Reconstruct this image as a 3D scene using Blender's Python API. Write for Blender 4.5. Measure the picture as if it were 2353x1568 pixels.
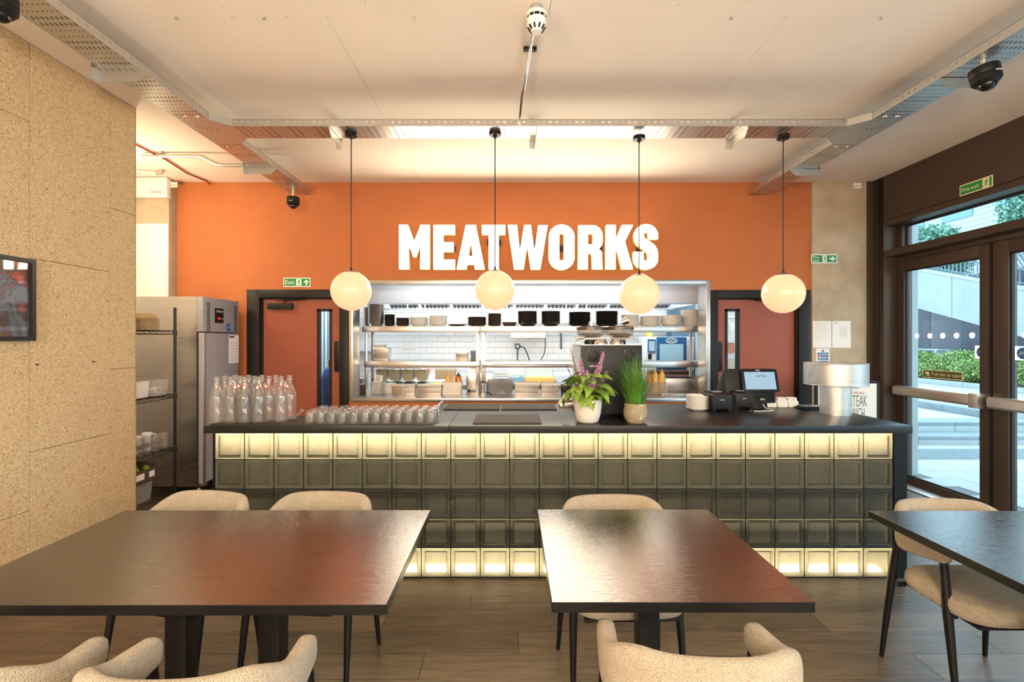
import bpy, bmesh, math, random
from mathutils import Vector, Matrix
random.seed(7)
PI = math.pi
for o in list(bpy.data.objects): bpy.data.objects.remove(o, do_unlink=True)
sc = bpy.context.scene
C = sc.collection

# ------------------------------------------------------------------ camera
F, CX, CY, H = 1111.0, 1174.0, 781.0, 1.576
cam = bpy.data.cameras.new('camera'); cam.sensor_width = 36; cam.lens = 36 * F / 2353
cam.shift_x = (1176.5 - CX) / 2353; cam.shift_y = (CY - 784) / 2353
cam.clip_start = 0.05
camo = bpy.data.objects.new('camera', cam); C.objects.link(camo)
camo.location = (0, 0, H); camo.rotation_euler = (PI / 2, 0, 0)
sc.camera = camo

# ------------------------------------------------------------------ world, exposure
w = bpy.data.worlds.new('sky'); sc.world = w; w.use_nodes = True
bg = w.node_tree.nodes['Background']
bg.inputs[0].default_value = (0.62, 0.85, 1.0, 1); bg.inputs[1].default_value = 6.0
vs = sc.view_settings
vs.view_transform = 'Standard'; vs.look = 'None'; vs.gamma = 1; vs.use_curve_mapping = False
vs.exposure = 0.0

# ------------------------------------------------------------------ room lamps and added fill lights out of the frame
def light(name, kind, loc, power, col, size=0.2, sy=None, rot=(0, 0, 0), spread=None):
    l = bpy.data.lights.new(name, kind); l.energy = power; l.color = col
    if kind == 'AREA':
        l.shape = 'RECTANGLE'; l.size = size; l.size_y = sy or size
        if spread: l.spread = spread
    elif kind in ('POINT', 'SPOT'): l.shadow_soft_size = size
    o = bpy.data.objects.new(name, l); C.objects.link(o); o.location = loc; o.rotation_euler = rot
    return o
WARM = (1.0, 0.87, 0.71)
# warm point lights added behind the camera to fill the dining room
for i, (x, y, p) in enumerate([(-2.0, -0.9, 200), (0.4, -0.9, 210), (2.6, -1.2, 120), (-1.2, -3.0, 150), (1.6, -3.0, 120)]):
    light('rear_fill_light', 'POINT', (x, y, 2.05), p, WARM, 0.16)
# lamp in the corner behind the left wall, over the fridge
light('service_corner_lamp', 'POINT', (-3.72, 4.55, 2.75), 42, (1.0, 0.80, 0.52), 0.10)
# kitchen ceiling panels
for x in (-1.6, 0.2, 2.0):
    light('kitchen_panel', 'AREA', (x, 7.0, 2.66), 36, (0.93, 0.97, 1.0), 1.2, 0.5)
light('hood_fill_light', 'AREA', (0.2, 6.22, 2.68), 34, (0.88, 0.95, 1.0), 3.6, 0.22)  # added fill to brighten the hood front and the crockery stacks
light('kitchen_passage_panel', 'AREA', (-3.2, 6.9, 2.66), 40, (0.75, 0.9, 1.0), 0.6, 0.6)
light('kitchen_passage_panel', 'AREA', (3.5, 6.9, 2.66), 30, (0.85, 0.95, 1.0), 0.6, 0.6)
# sky portals at the glazing of the right-hand wall
for (y0, y1, z0, z1) in [(3.25, 5.4, 0.05, 2.85), (-3.2, 2.95, 0.1, 2.85)]:
    p = light('window_portal', 'AREA', (4.62, (y0 + y1) / 2, (z0 + z1) / 2), 1, (1, 1, 1), z1 - z0, y1 - y0, (0, PI / 2, 0))
    p.data.cycles.is_portal = True

# ------------------------------------------------------------------ materials
def S(r, g, b):
    def c(u):
        u /= 255.0
        return u / 12.92 if u <= 0.04045 else ((u + 0.055) / 1.055) ** 2.4
    return (c(r), c(g), c(b), 1)
MATS = {}
class NT:
    def __init__(s, m): s.t = m.node_tree; s.n = s.t.nodes; s.l = s.t.links
    def add(s, typ, **kw):
        nd = s.n.new(typ)
        for k, v in kw.items(): setattr(nd, k, v)
        return nd
    def link(s, a, b): s.l.new(a, b)
    def math(s, op, a, b=None, c=None):
        nd = s.n.new('ShaderNodeMath'); nd.operation = op
        for i, v in enumerate((a, b, c)):
            if v is None: continue
            if isinstance(v, (int, float)): nd.inputs[i].default_value = v
            else: s.l.new(v, nd.inputs[i])
        return nd.outputs[0]
    def coords(s, kind='Object', scale=(1, 1, 1), rot=(0, 0, 0)):
        if kind == 'World': o = s.n.new('ShaderNodeNewGeometry').outputs['Position']
        else: o = s.n.new('ShaderNodeTexCoord').outputs[kind]
        mp = s.n.new('ShaderNodeMapping'); mp.inputs['Scale'].default_value = scale; mp.inputs['Rotation'].default_value = rot
        s.l.new(o, mp.inputs[0]); return mp.outputs[0]
    def noise(s, vec, scale, detail=4, rough=0.55, dist=0.0):
        nd = s.n.new('ShaderNodeTexNoise'); nd.inputs['Scale'].default_value = scale
        nd.inputs['Detail'].default_value = detail; nd.inputs['Roughness'].default_value = rough
        nd.inputs['Distortion'].default_value = dist
        s.l.new(vec, nd.inputs['Vector']); return nd.outputs['Fac']
    def ramp(s, fac, stops):
        nd = s.n.new('ShaderNodeValToRGB'); cr = nd.color_ramp
        while len(cr.elements) < len(stops): cr.elements.new(0.5)
        for e, (p, c) in zip(cr.elements, stops): e.position = p; e.color = c
        s.l.new(fac, nd.inputs[0]); return nd.outputs[0]
    def bump(s, h, strength, dist=0.01):
        nd = s.n.new('ShaderNodeBump'); nd.inputs['Strength'].default_value = strength; nd.inputs['Distance'].default_value = dist
        s.l.new(h, nd.inputs['Height']); return nd.outputs[0]
def newmat(name):
    m = bpy.data.materials.new(name); m.use_nodes = True; MATS[name] = m
    t = NT(m); return m, t, t.n['Principled BSDF']
def mat(name, col, rough=0.5, metal=0.0, spec=0.5, var=None, bump=None, coat=0, emit=None, trans=0, ior=1.45, alpha=None):
    m, t, b = newmat(name)
    b.inputs['Base Color'].default_value = col; b.inputs['Roughness'].default_value = rough
    b.inputs['Metallic'].default_value = metal; b.inputs['Specular IOR Level'].default_value = spec
    b.inputs['Coat Weight'].default_value = coat; b.inputs['Transmission Weight'].default_value = trans; b.inputs['IOR'].default_value = ior
    if var:   # (scale, amount, stretch)
        st = var[2] if len(var) > 2 else (1, 1, 1)
        f = t.noise(t.coords('World', st), var[0], 5)
        a = var[1]
        lo = tuple(c * (1 - a) for c in col[:3]) + (1,); hi = tuple(min(1, c * (1 + a)) for c in col[:3]) + (1,)
        t.link(t.ramp(f, [(0.3, lo), (0.7, hi)]), b.inputs['Base Color'])
    if bump:  # (scale, strength, stretch)
        st = bump[2] if len(bump) > 2 else (1, 1, 1)
        f = t.noise(t.coords('Object', st), bump[0], 4)
        t.link(t.bump(f, bump[1], 0.01), b.inputs['Normal'])
    if emit: b.inputs['Emission Color'].default_value = emit[0]; b.inputs['Emission Strength'].default_value = emit[1]
    return m
def emission(name, col, strength):
    m, t, b = newmat(name); t.n.remove(b)
    e = t.add('ShaderNodeEmission'); e.inputs[0].default_value = col; e.inputs[1].default_value = strength
    t.link(e.outputs[0], t.n['Material Output'].inputs[0]); return m
def thinglass(name, tint=(1, 1, 1, 1), ior=1.45, rough=0.02, body=0.0, bodycol=(1, 1, 1, 1)):
    m, t, b = newmat(name); t.n.remove(b)
    tr = t.add('ShaderNodeBsdfTransparent'); tr.inputs[0].default_value = tint
    gl = t.add('ShaderNodeBsdfGlossy'); gl.inputs['Roughness'].default_value = rough
    lw = t.add('ShaderNodeLayerWeight'); f0 = ((ior - 1) / (ior + 1)) ** 2
    fr = t.math('MULTIPLY_ADD', t.math('POWER', lw.outputs['Facing'], 4.0), 1 - f0, f0)
    mx = t.add('ShaderNodeMixShader'); t.link(fr, mx.inputs[0]); t.link(tr.outputs[0], mx.inputs[1]); t.link(gl.outputs[0], mx.inputs[2])
    out = mx.outputs[0]
    if body:
        df = t.add('ShaderNodeBsdfTranslucent'); df.inputs[0].default_value = bodycol
        d2 = t.add('ShaderNodeBsdfDiffuse'); d2.inputs[0].default_value = bodycol
        a = t.add('ShaderNodeMixShader'); t.link(df.outputs[0], a.inputs[1]); t.link(d2.outputs[0], a.inputs[2])
        m2 = t.add('ShaderNodeMixShader'); m2.inputs[0].default_value = body
        t.link(out, m2.inputs[1]); t.link(a.outputs[0], m2.inputs[2]); out = m2.outputs[0]
    t.link(out, t.n['Material Output'].inputs[0]); return m
def steel(name, col, rough, stretch=(1, 1, 40)):
    m, t, b = newmat(name)
    b.inputs['Base Color'].default_value = col; b.inputs['Metallic'].default_value = 1
    f = t.noise(t.coords('World', stretch), 9, 5)
    r = t.math('MULTIPLY_ADD', f, 0.16, rough - 0.08); t.link(r, b.inputs['Roughness'])
    t.link(t.bump(f, 0.02, 0.002), b.inputs['Normal'])
    return m
def perforated(name, col, rough, pitch, cross, uv=True, slots=False, metal=1.0, rad=0.3):
    """sheet metal with punched holes, holes laid out in UV metres"""
    m, t, b = newmat(name)
    b.inputs['Base Color'].default_value = col; b.inputs['Metallic'].default_value = metal; b.inputs['Roughness'].default_value = rough
    tc = t.add('ShaderNodeTexCoord'); sp = t.add('ShaderNodeSeparateXYZ'); t.link(tc.outputs['UV'], sp.inputs[0])
    u = t.math('DIVIDE', sp.outputs[0], pitch); v = t.math('DIVIDE', sp.outputs[1], cross)
    if slots:
        fu = t.math('MULTIPLY', t.math('ABSOLUTE', t.math('SUBTRACT', t.math('FRACT', u), 0.5)), pitch)
        fv = t.math('MULTIPLY', t.math('ABSOLUTE', t.math('SUBTRACT', t.math('FRACT', v), 0.5)), cross)
        odd = t.math('LESS_THAN', t.math('FRACT', t.math('DIVIDE', t.math('FLOOR', u), 4.0)), 0.45)
        half = t.math('MULTIPLY_ADD', odd, 0.0075, 0.0035)
        hole = t.math('MULTIPLY', t.math('LESS_THAN', fu, half), t.math('LESS_THAN', fv, 0.0036))
    else:
        row = t.math('FLOOR', v)
        u2 = t.math('ADD', u, t.math('MULTIPLY', t.math('FRACT', t.math('MULTIPLY', row, 0.5)), 1.0))
        fu = t.math('MULTIPLY', t.math('SUBTRACT', t.math('FRACT', u2), 0.5), pitch)
        fv = t.math('MULTIPLY', t.math('SUBTRACT', t.math('FRACT', v), 0.5), cross)
        d = t.math('ADD', t.math('MULTIPLY', fu, fu), t.math('MULTIPLY', fv, fv))
        hole = t.math('LESS_THAN', d, (rad * pitch) ** 2)
    tr = t.add('ShaderNodeBsdfTransparent'); mx = t.add('ShaderNodeMixShader')
    t.link(hole, mx.inputs[0]); t.link(b.outputs[0], mx.inputs[1]); t.link(tr.outputs[0], mx.inputs[2])
    t.link(mx.outputs[0], t.n['Material Output'].inputs[0]); return m

mat('orange', S(182, 106, 60), 0.75, var=(1.5, 0.07), bump=(60, 0.05))
mat('door_paint', S(152, 80, 56), 0.42, var=(3, 0.05))
mat('ceiling_board', S(236, 226, 214), 0.85, var=(2, 0.03))
mat('ceiling_joint', S(120, 105, 90), 0.9)
mat('black_frame', S(32, 29, 27), 0.42, spec=0.3)
mat('black_metal', S(16, 15, 15), 0.36, spec=0.4)
mat('black_plastic', S(20, 20, 21), 0.42, spec=0.3)
mat('rubber', S(26, 25, 24), 0.7)
mat('brown_frame', S(64, 53, 45), 0.42, spec=0.35)
mat('concrete', S(176, 160, 136), 0.8, var=(5, 0.14), bump=(40, 0.15))
mat('concrete_grey', S(140, 148, 150), 0.85, var=(2, 0.08), bump=(40, 0.1))
mat('white_paint', S(240, 236, 226), 0.6)
mat('white_plastic', S(232, 230, 224), 0.35)
mat('white_ceramic', S(242, 238, 230), 0.18)
mat('dark_ceramic', S(46, 42, 40), 0.25)
mat('brown_ceramic', S(72, 60, 52), 0.25)
mat('tile_white', S(236, 238, 236), 0.12)
mat('grout_grey', S(150, 152, 150), 0.8)
mat('worktop', S(24, 23, 24), 0.32, spec=0.4, var=(6, 0.15, (1, 8, 1)))
mat('counter_black', S(14, 15, 17), 0.45, spec=0.25)
mat('cord', S(30, 24, 20), 0.6)
mat('red_conduit', S(150, 40, 28), 0.5)
mat('green_sign', S(28, 132, 62), 0.4)
mat('sign_white', S(240, 242, 236), 0.45)
mat('sign_cream', S(232, 214, 180), 0.45)
mat('olive_sign', S(70, 82, 30), 0.4)
mat('blue_sign', S(46, 96, 150), 0.45)
mat('red_sign', S(190, 50, 45), 0.45)
mat('text_black', S(28, 28, 30), 0.5)
mat('text_grey', S(108, 118, 124), 0.5)
mat('text_red', S(170, 40, 36), 0.5)
mat('paper', S(232, 228, 222), 0.7)
mat('cardboard', S(168, 142, 104), 0.85, var=(12, 0.08))
mat('brown_card', S(82, 62, 50), 0.8)
mat('lime', S(118, 140, 40), 0.4, bump=(80, 0.1))
mat('milky_plastic', S(226, 218, 206), 0.3)
mat('coffee_bean', S(58, 36, 22), 0.5, bump=(300, 0.8))
mat('amber_sauce', S(206, 110, 16), 0.2)
mat('yellow_sauce', S(232, 184, 92), 0.35)
mat('yellow', S(246, 214, 30), 0.5)
mat('navy', S(24, 62, 130), 0.45)
mat('soil', S(46, 34, 26), 0.95)
mat('leaf', S(128, 158, 62), 0.42, var=(25, 0.25))
mat('stem', S(96, 84, 50), 0.6)
mat('lilac', S(186, 140, 176), 0.6, var=(60, 0.2))
mat('dead_flower', S(104, 66, 70), 0.7)
mat('grass_blade', S(84, 130, 44), 0.45, var=(30, 0.3))
mat('pot_white', S(214, 208, 198), 0.8, bump=(18, 0.5, (1, 1, 14)))
mat('hedge_leaf', S(112, 138, 74), 0.5, var=(6, 0.35))
mat('tree_leaf', S(92, 140, 122), 0.5, var=(3, 0.3))
mat('bark', S(96, 84, 70), 0.9)
mat('paving', S(148, 150, 150), 0.8, var=(3, 0.06))
mat('paving_joint', S(96, 100, 102), 0.9)
mat('granite', S(112, 122, 128), 0.8, var=(8, 0.1))
mat('dark_cladding', S(46, 52, 66), 0.4)
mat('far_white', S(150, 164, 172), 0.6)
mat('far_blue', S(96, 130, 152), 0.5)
mat('rail_metal', S(100, 116, 128), 0.5, metal=0.4)
mat('oven_glass', S(32, 82, 122), 0.12, spec=0.6)
mat('oven_window', S(140, 182, 200), 0.1, spec=0.6)
mat('hood_white', S(212, 224, 234), 0.35)
mat('green_board', S(206, 224, 204), 0.5)
emission('screen_blue', S(190, 222, 240), 0.85)
emission('lamp_red', (1, 0.05, 0.03, 1), 1.2)
emission('lamp_green', (0.1, 1, 0.3, 1), 0.6)
mat('globe_glow', (0.22, 0.18, 0.13, 1), 0.25, emit=((1.0, 0.27, 0.14, 1), 2.3))
emission('sign_glow', (1.0, 0.86, 0.64, 1), 22.0)
emission('sign_side_glow', (1.0, 0.80, 0.30, 1), 1.0)
emission('led_glow', (1.0, 0.79, 0.45, 1), 90.0)
emission('led_mid_fill', (1.0, 0.80, 0.46, 1), 14.0)
emission('led_low_glow', (1.0, 0.80, 0.46, 1), 30.0)
steel('steel', (0.60, 0.57, 0.54, 1), 0.30)
steel('steel_cool', (0.66, 0.68, 0.70, 1), 0.32, (1, 1, 40))
steel('fridge_steel', (0.44, 0.43, 0.44, 1), 0.26, (1, 1, 30))
mat('fridge_front', (0.36, 0.37, 0.39, 1), 0.4, metal=0.3, var=(8, 0.12, (1, 1, 12)))
mat('galvanised', (0.56, 0.55, 0.52, 1), 0.42, metal=0.9)
mat('chrome', (0.8, 0.78, 0.74, 1), 0.12, metal=1)
mat('alu', (0.66, 0.62, 0.58, 1), 0.38, metal=0.9)
mat('pewter', (0.50, 0.47, 0.44, 1), 0.3, metal=0.9)
perforated('tray_perf', (0.56, 0.55, 0.52, 1), 0.38, 0.051, 0.0252, slots=True, metal=0.9)
perforated('lamp_perf', (0.66, 0.66, 0.64, 1), 0.4, 0.0094, 0.0080, metal=0.85, rad=0.29)
thinglass('bottle_glass', (0.98, 0.98, 0.98, 1), 1.6, 0.03, 0.055, (0.95, 0.93, 0.9, 1))
thinglass('tumbler_glass', (0.98, 0.98, 0.98, 1), 1.62, 0.03, 0.05, (1, 0.96, 0.9, 1))
thinglass('window_glass', (0.93, 0.97, 0.97, 1), 1.35, 0.0)
thinglass('clear_plastic', (0.9, 0.9, 0.9, 1), 1.4, 0.12, 0.22, (0.9, 0.9, 0.9, 1))
thinglass('hopper_plastic', (0.9, 0.88, 0.85, 1), 1.5, 0.05, 0.12, (0.9, 0.88, 0.85, 1))
thinglass('picture_glass', (1, 1, 1, 1), 1.5, 0.02)
thinglass('dome_glass', (0.12, 0.11, 0.10, 1), 1.7, 0.05, 0.1, (0.1, 0.1, 0.1, 1))

def m_dot():
    m, t, b = newmat('dot_white'); t.n.remove(b)
    a = t.add('ShaderNodeBsdfTranslucent'); a.inputs[0].default_value = (0.5, 0.55, 0.58, 1); d = t.add('ShaderNodeBsdfDiffuse'); d.inputs[0].default_value = (0.8, 0.8, 0.8, 1)
    x = t.add('ShaderNodeAddShader'); t.link(a.outputs[0], x.inputs[0]); t.link(d.outputs[0], x.inputs[1]); t.link(x.outputs[0], t.n['Material Output'].inputs[0])
m_dot()
def m_woodwool():
    m, t, b = newmat('wood_wool')
    v = t.coords('World', (1, 1, 1))
    n1 = t.noise(v, 34, 6, 0.6, 3.4); n2 = t.noise(v, 95, 3, 0.6, 2.5); n3 = t.noise(v, 1.3, 2)
    f = t.math('ADD', t.math('MULTIPLY', n1, 0.55), t.math('MULTIPLY', n2, 0.45))
    c = t.ramp(f, [(0.37, S(120, 94, 62)), (0.44, S(184, 156, 114)), (0.53, S(208, 184, 146)), (0.68, S(222, 202, 166))])
    t.link(c, b.inputs['Base Color']); b.inputs['Roughness'].default_value = 0.9; b.inputs['Specular IOR Level'].default_value = 0.15
    t.link(t.bump(f, 0.7, 0.012), b.inputs['Normal'])
m_woodwool()
def m_floor():
    m, t, b = newmat('floor_wood')
    v = t.coords('World', (1.0, 13, 1)); n1 = t.noise(v, 3.2, 8, 0.62, 1.0)
    v2 = t.coords('World', (2.5, 60, 1)); n2 = t.noise(v2, 3, 5, 0.6, 0.4)
    oi = t.add('ShaderNodeObjectInfo')
    f = t.math('ADD', t.math('MULTIPLY', n1, 0.55), t.math('MULTIPLY', n2, 0.35))
    f = t.math('ADD', f, t.math('MULTIPLY', oi.outputs['Random'], 0.12))
    c = t.ramp(f, [(0.36, S(54, 43, 33)), (0.5, S(86, 69, 53)), (0.62, S(110, 91, 71))])
    t.link(c, b.inputs['Base Color'])
    t.link(t.math('MULTIPLY_ADD', n2, 0.2, 0.24), b.inputs['Roughness'])
    t.link(t.bump(f, 0.18, 0.006), b.inputs['Normal']); b.inputs['IOR'].default_value = 1.7
m_floor()
def m_table():
    m, t, b = newmat('table_stone')
    v = t.coords('World'); n = t.noise(v, 4, 7, 0.65, 0.8)
    dv = t.add('ShaderNodeTexNoise'); dv.inputs['Scale'].default_value = 2.2; dv.inputs['Detail'].default_value = 6; t.link(v, dv.inputs['Vector'])
    va = t.add('ShaderNodeVectorMath', operation='SCALE'); va.inputs['Scale'].default_value = 0.55; t.link(dv.outputs['Color'], va.inputs[0])
    vb = t.add('ShaderNodeVectorMath', operation='ADD'); t.link(v, vb.inputs[0]); t.link(va.outputs[0], vb.inputs[1])
    vo = t.add('ShaderNodeTexVoronoi', feature='DISTANCE_TO_EDGE'); vo.inputs['Scale'].default_value = 1.5; t.link(vb.outputs[0], vo.inputs['Vector'])
    vein = t.math('LESS_THAN', vo.outputs['Distance'], 0.0035)
    vein = t.math('MULTIPLY', vein, t.math('GREATER_THAN', t.noise(v, 3.3, 3), 0.60))
    base = t.ramp(n, [(0.3, S(30, 22, 19)), (0.7, S(46, 36, 31))])
    mx = t.add('ShaderNodeMixRGB'); mx.inputs[2].default_value = S(112, 94, 82); t.link(vein, mx.inputs[0]); t.link(base, mx.inputs[1])
    t.link(mx.outputs[0], b.inputs['Base Color'])
    n2 = t.noise(t.coords('World', (6, 22, 1)), 6, 6, 0.7, 1.5)
    t.link(t.math('MULTIPLY_ADD', n, 0.10, 0.09), b.inputs['Roughness'])
    t.link(t.bump(n2, 0.13, 0.0035), b.inputs['Normal']); b.inputs['Specular IOR Level'].default_value = 1.0; b.inputs['IOR'].default_value = 2.1
m_table()
def m_boucle():
    m, t, b = newmat('boucle')
    v = t.coords('Object')
    vo = t.add('ShaderNodeTexVoronoi'); vo.inputs['Scale'].default_value = 330; t.link(v, vo.inputs['Vector'])
    n = t.noise(v, 12, 4)
    f = t.math('ADD', t.math('MULTIPLY', vo.outputs['Distance'], -0.9), t.math('MULTIPLY', n, 0.35))
    t.link(t.ramp(t.math('ADD', f, 0.75), [(0.1, S(142, 125, 102)), (0.6, S(184, 168, 143))]), b.inputs['Base Color'])
    b.inputs['Roughness'].default_value = 0.95; b.inputs['Specular IOR Level'].default_value = 0.1
    b.inputs['Sheen Weight'].default_value = 0.3
    t.link(t.bump(f, 0.9, 0.006), b.inputs['Normal'])
m_boucle()
def m_block(name, tcol, gloss):
    m, t, b = newmat(name); t.n.remove(b)
    tr = t.add('ShaderNodeBsdfTranslucent'); tr.inputs[0].default_value = tcol
    df = t.add('ShaderNodeBsdfDiffuse'); df.inputs[0].default_value = tuple(c * 0.12 for c in tcol[:3]) + (1,)
    gl = t.add('ShaderNodeBsdfGlossy'); gl.inputs['Roughness'].default_value = gloss
    a = t.add('ShaderNodeMixShader'); a.inputs[0].default_value = 0.3; t.link(tr.outputs[0], a.inputs[1]); t.link(df.outputs[0], a.inputs[2])
    fr = t.add('ShaderNodeFresnel'); fr.inputs[0].default_value = 1.4
    c = t.add('ShaderNodeMixShader'); t.link(fr.outputs[0], c.inputs[0]); t.link(a.outputs[0], c.inputs[1]); t.link(gl.outputs[0], c.inputs[2])
    f = t.noise(t.coords('World'), 30, 6)
    mx = t.ramp(f, [(0.30, tuple(q * 0.86 for q in tcol[:3]) + (1,)), (0.55, tcol)]); t.link(mx, tr.inputs[0])
    t.link(c.outputs[0], t.n['Material Output'].inputs[0])
m_block('block_rim', (0.56, 0.56, 0.47, 1), 0.25)
def m_pane():
    m, t, b = newmat('block_pane'); t.n.remove(b)
    f = t.noise(t.coords('World'), 22, 7, 0.65)
    col = t.ramp(f, [(0.25, (0.78, 0.74, 0.62, 1)), (0.48, (0.95, 0.93, 0.82, 1))])
    rf = t.add('ShaderNodeBsdfRefraction'); rf.inputs['Roughness'].default_value = 0.55; rf.inputs['IOR'].default_value = 1.35; t.link(col, rf.inputs[0])
    tr = t.add('ShaderNodeBsdfTranslucent'); t.link(col, tr.inputs[0])
    df = t.add('ShaderNodeBsdfDiffuse'); df.inputs[0].default_value = (0.07, 0.065, 0.05, 1)
    a = t.add('ShaderNodeMixShader'); a.inputs[0].default_value = 0.30; t.link(rf.outputs[0], a.inputs[1]); t.link(tr.outputs[0], a.inputs[2])
    a2 = t.add('ShaderNodeMixShader'); a2.inputs[0].default_value = 0.1; t.link(a.outputs[0], a2.inputs[1]); t.link(df.outputs[0], a2.inputs[2])
    gl = t.add('ShaderNodeBsdfGlossy'); gl.inputs['Roughness'].default_value = 0.22
    c = t.add('ShaderNodeMixShader'); c.inputs[0].default_value = 0.06; t.link(a2.outputs[0], c.inputs[1]); t.link(gl.outputs[0], c.inputs[2])
    t.link(c.outputs[0], t.n['Material Output'].inputs[0])
m_pane()
mat('block_wall', (0.74, 0.72, 0.60, 1), 0.5)
def m_speckle():
    m, t, b = newmat('pot_speckle')
    f = t.noise(t.coords('World'), 38, 4, 0.6, 1.0)
    t.link(t.ramp(f, [(0.60, S(142, 128, 102)), (0.64, S(206, 196, 170))]), b.inputs['Base Color']); b.inputs['Roughness'].default_value = 0.7
m_speckle()
def m_barmat():
    m, t, b = newmat('bar_mat')
    b.inputs['Base Color'].default_value = S(48, 42, 36); b.inputs['Roughness'].default_value = 0.6
    v = t.coords('World'); wv = t.add('ShaderNodeTexWave', bands_direction='X'); wv.inputs['Scale'].default_value = 38; t.link(v, wv.inputs[0])
    w2 = t.add('ShaderNodeTexWave', bands_direction='Y'); w2.inputs['Scale'].default_value = 38; t.link(v, w2.inputs[0])
    h = t.math('MULTIPLY', wv.outputs['Fac'], w2.outputs['Fac'])
    t.link(t.ramp(h, [(0.1, S(16, 14, 12)), (0.6, S(92, 80, 66))]), b.inputs['Base Color'])
    t.link(t.bump(h, 0.8, 0.006), b.inputs['Normal'])
m_barmat()
def m_picture():
    m, t, b = newmat('picture_print')
    v = t.coords('Object'); n = t.noise(v, 5, 5, 0.6, 1.5); n2 = t.noise(v, 9, 3)
    c = t.ramp(n, [(0.3, S(24, 26, 30)), (0.45, S(92, 96, 104)), (0.55, S(60, 44, 38)), (0.62, S(170, 60, 40)), (0.75, S(150, 156, 164))])
    t.link(c, b.inputs['Base Color']); b.inputs['Roughness'].default_value = 0.5
m_picture()
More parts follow.
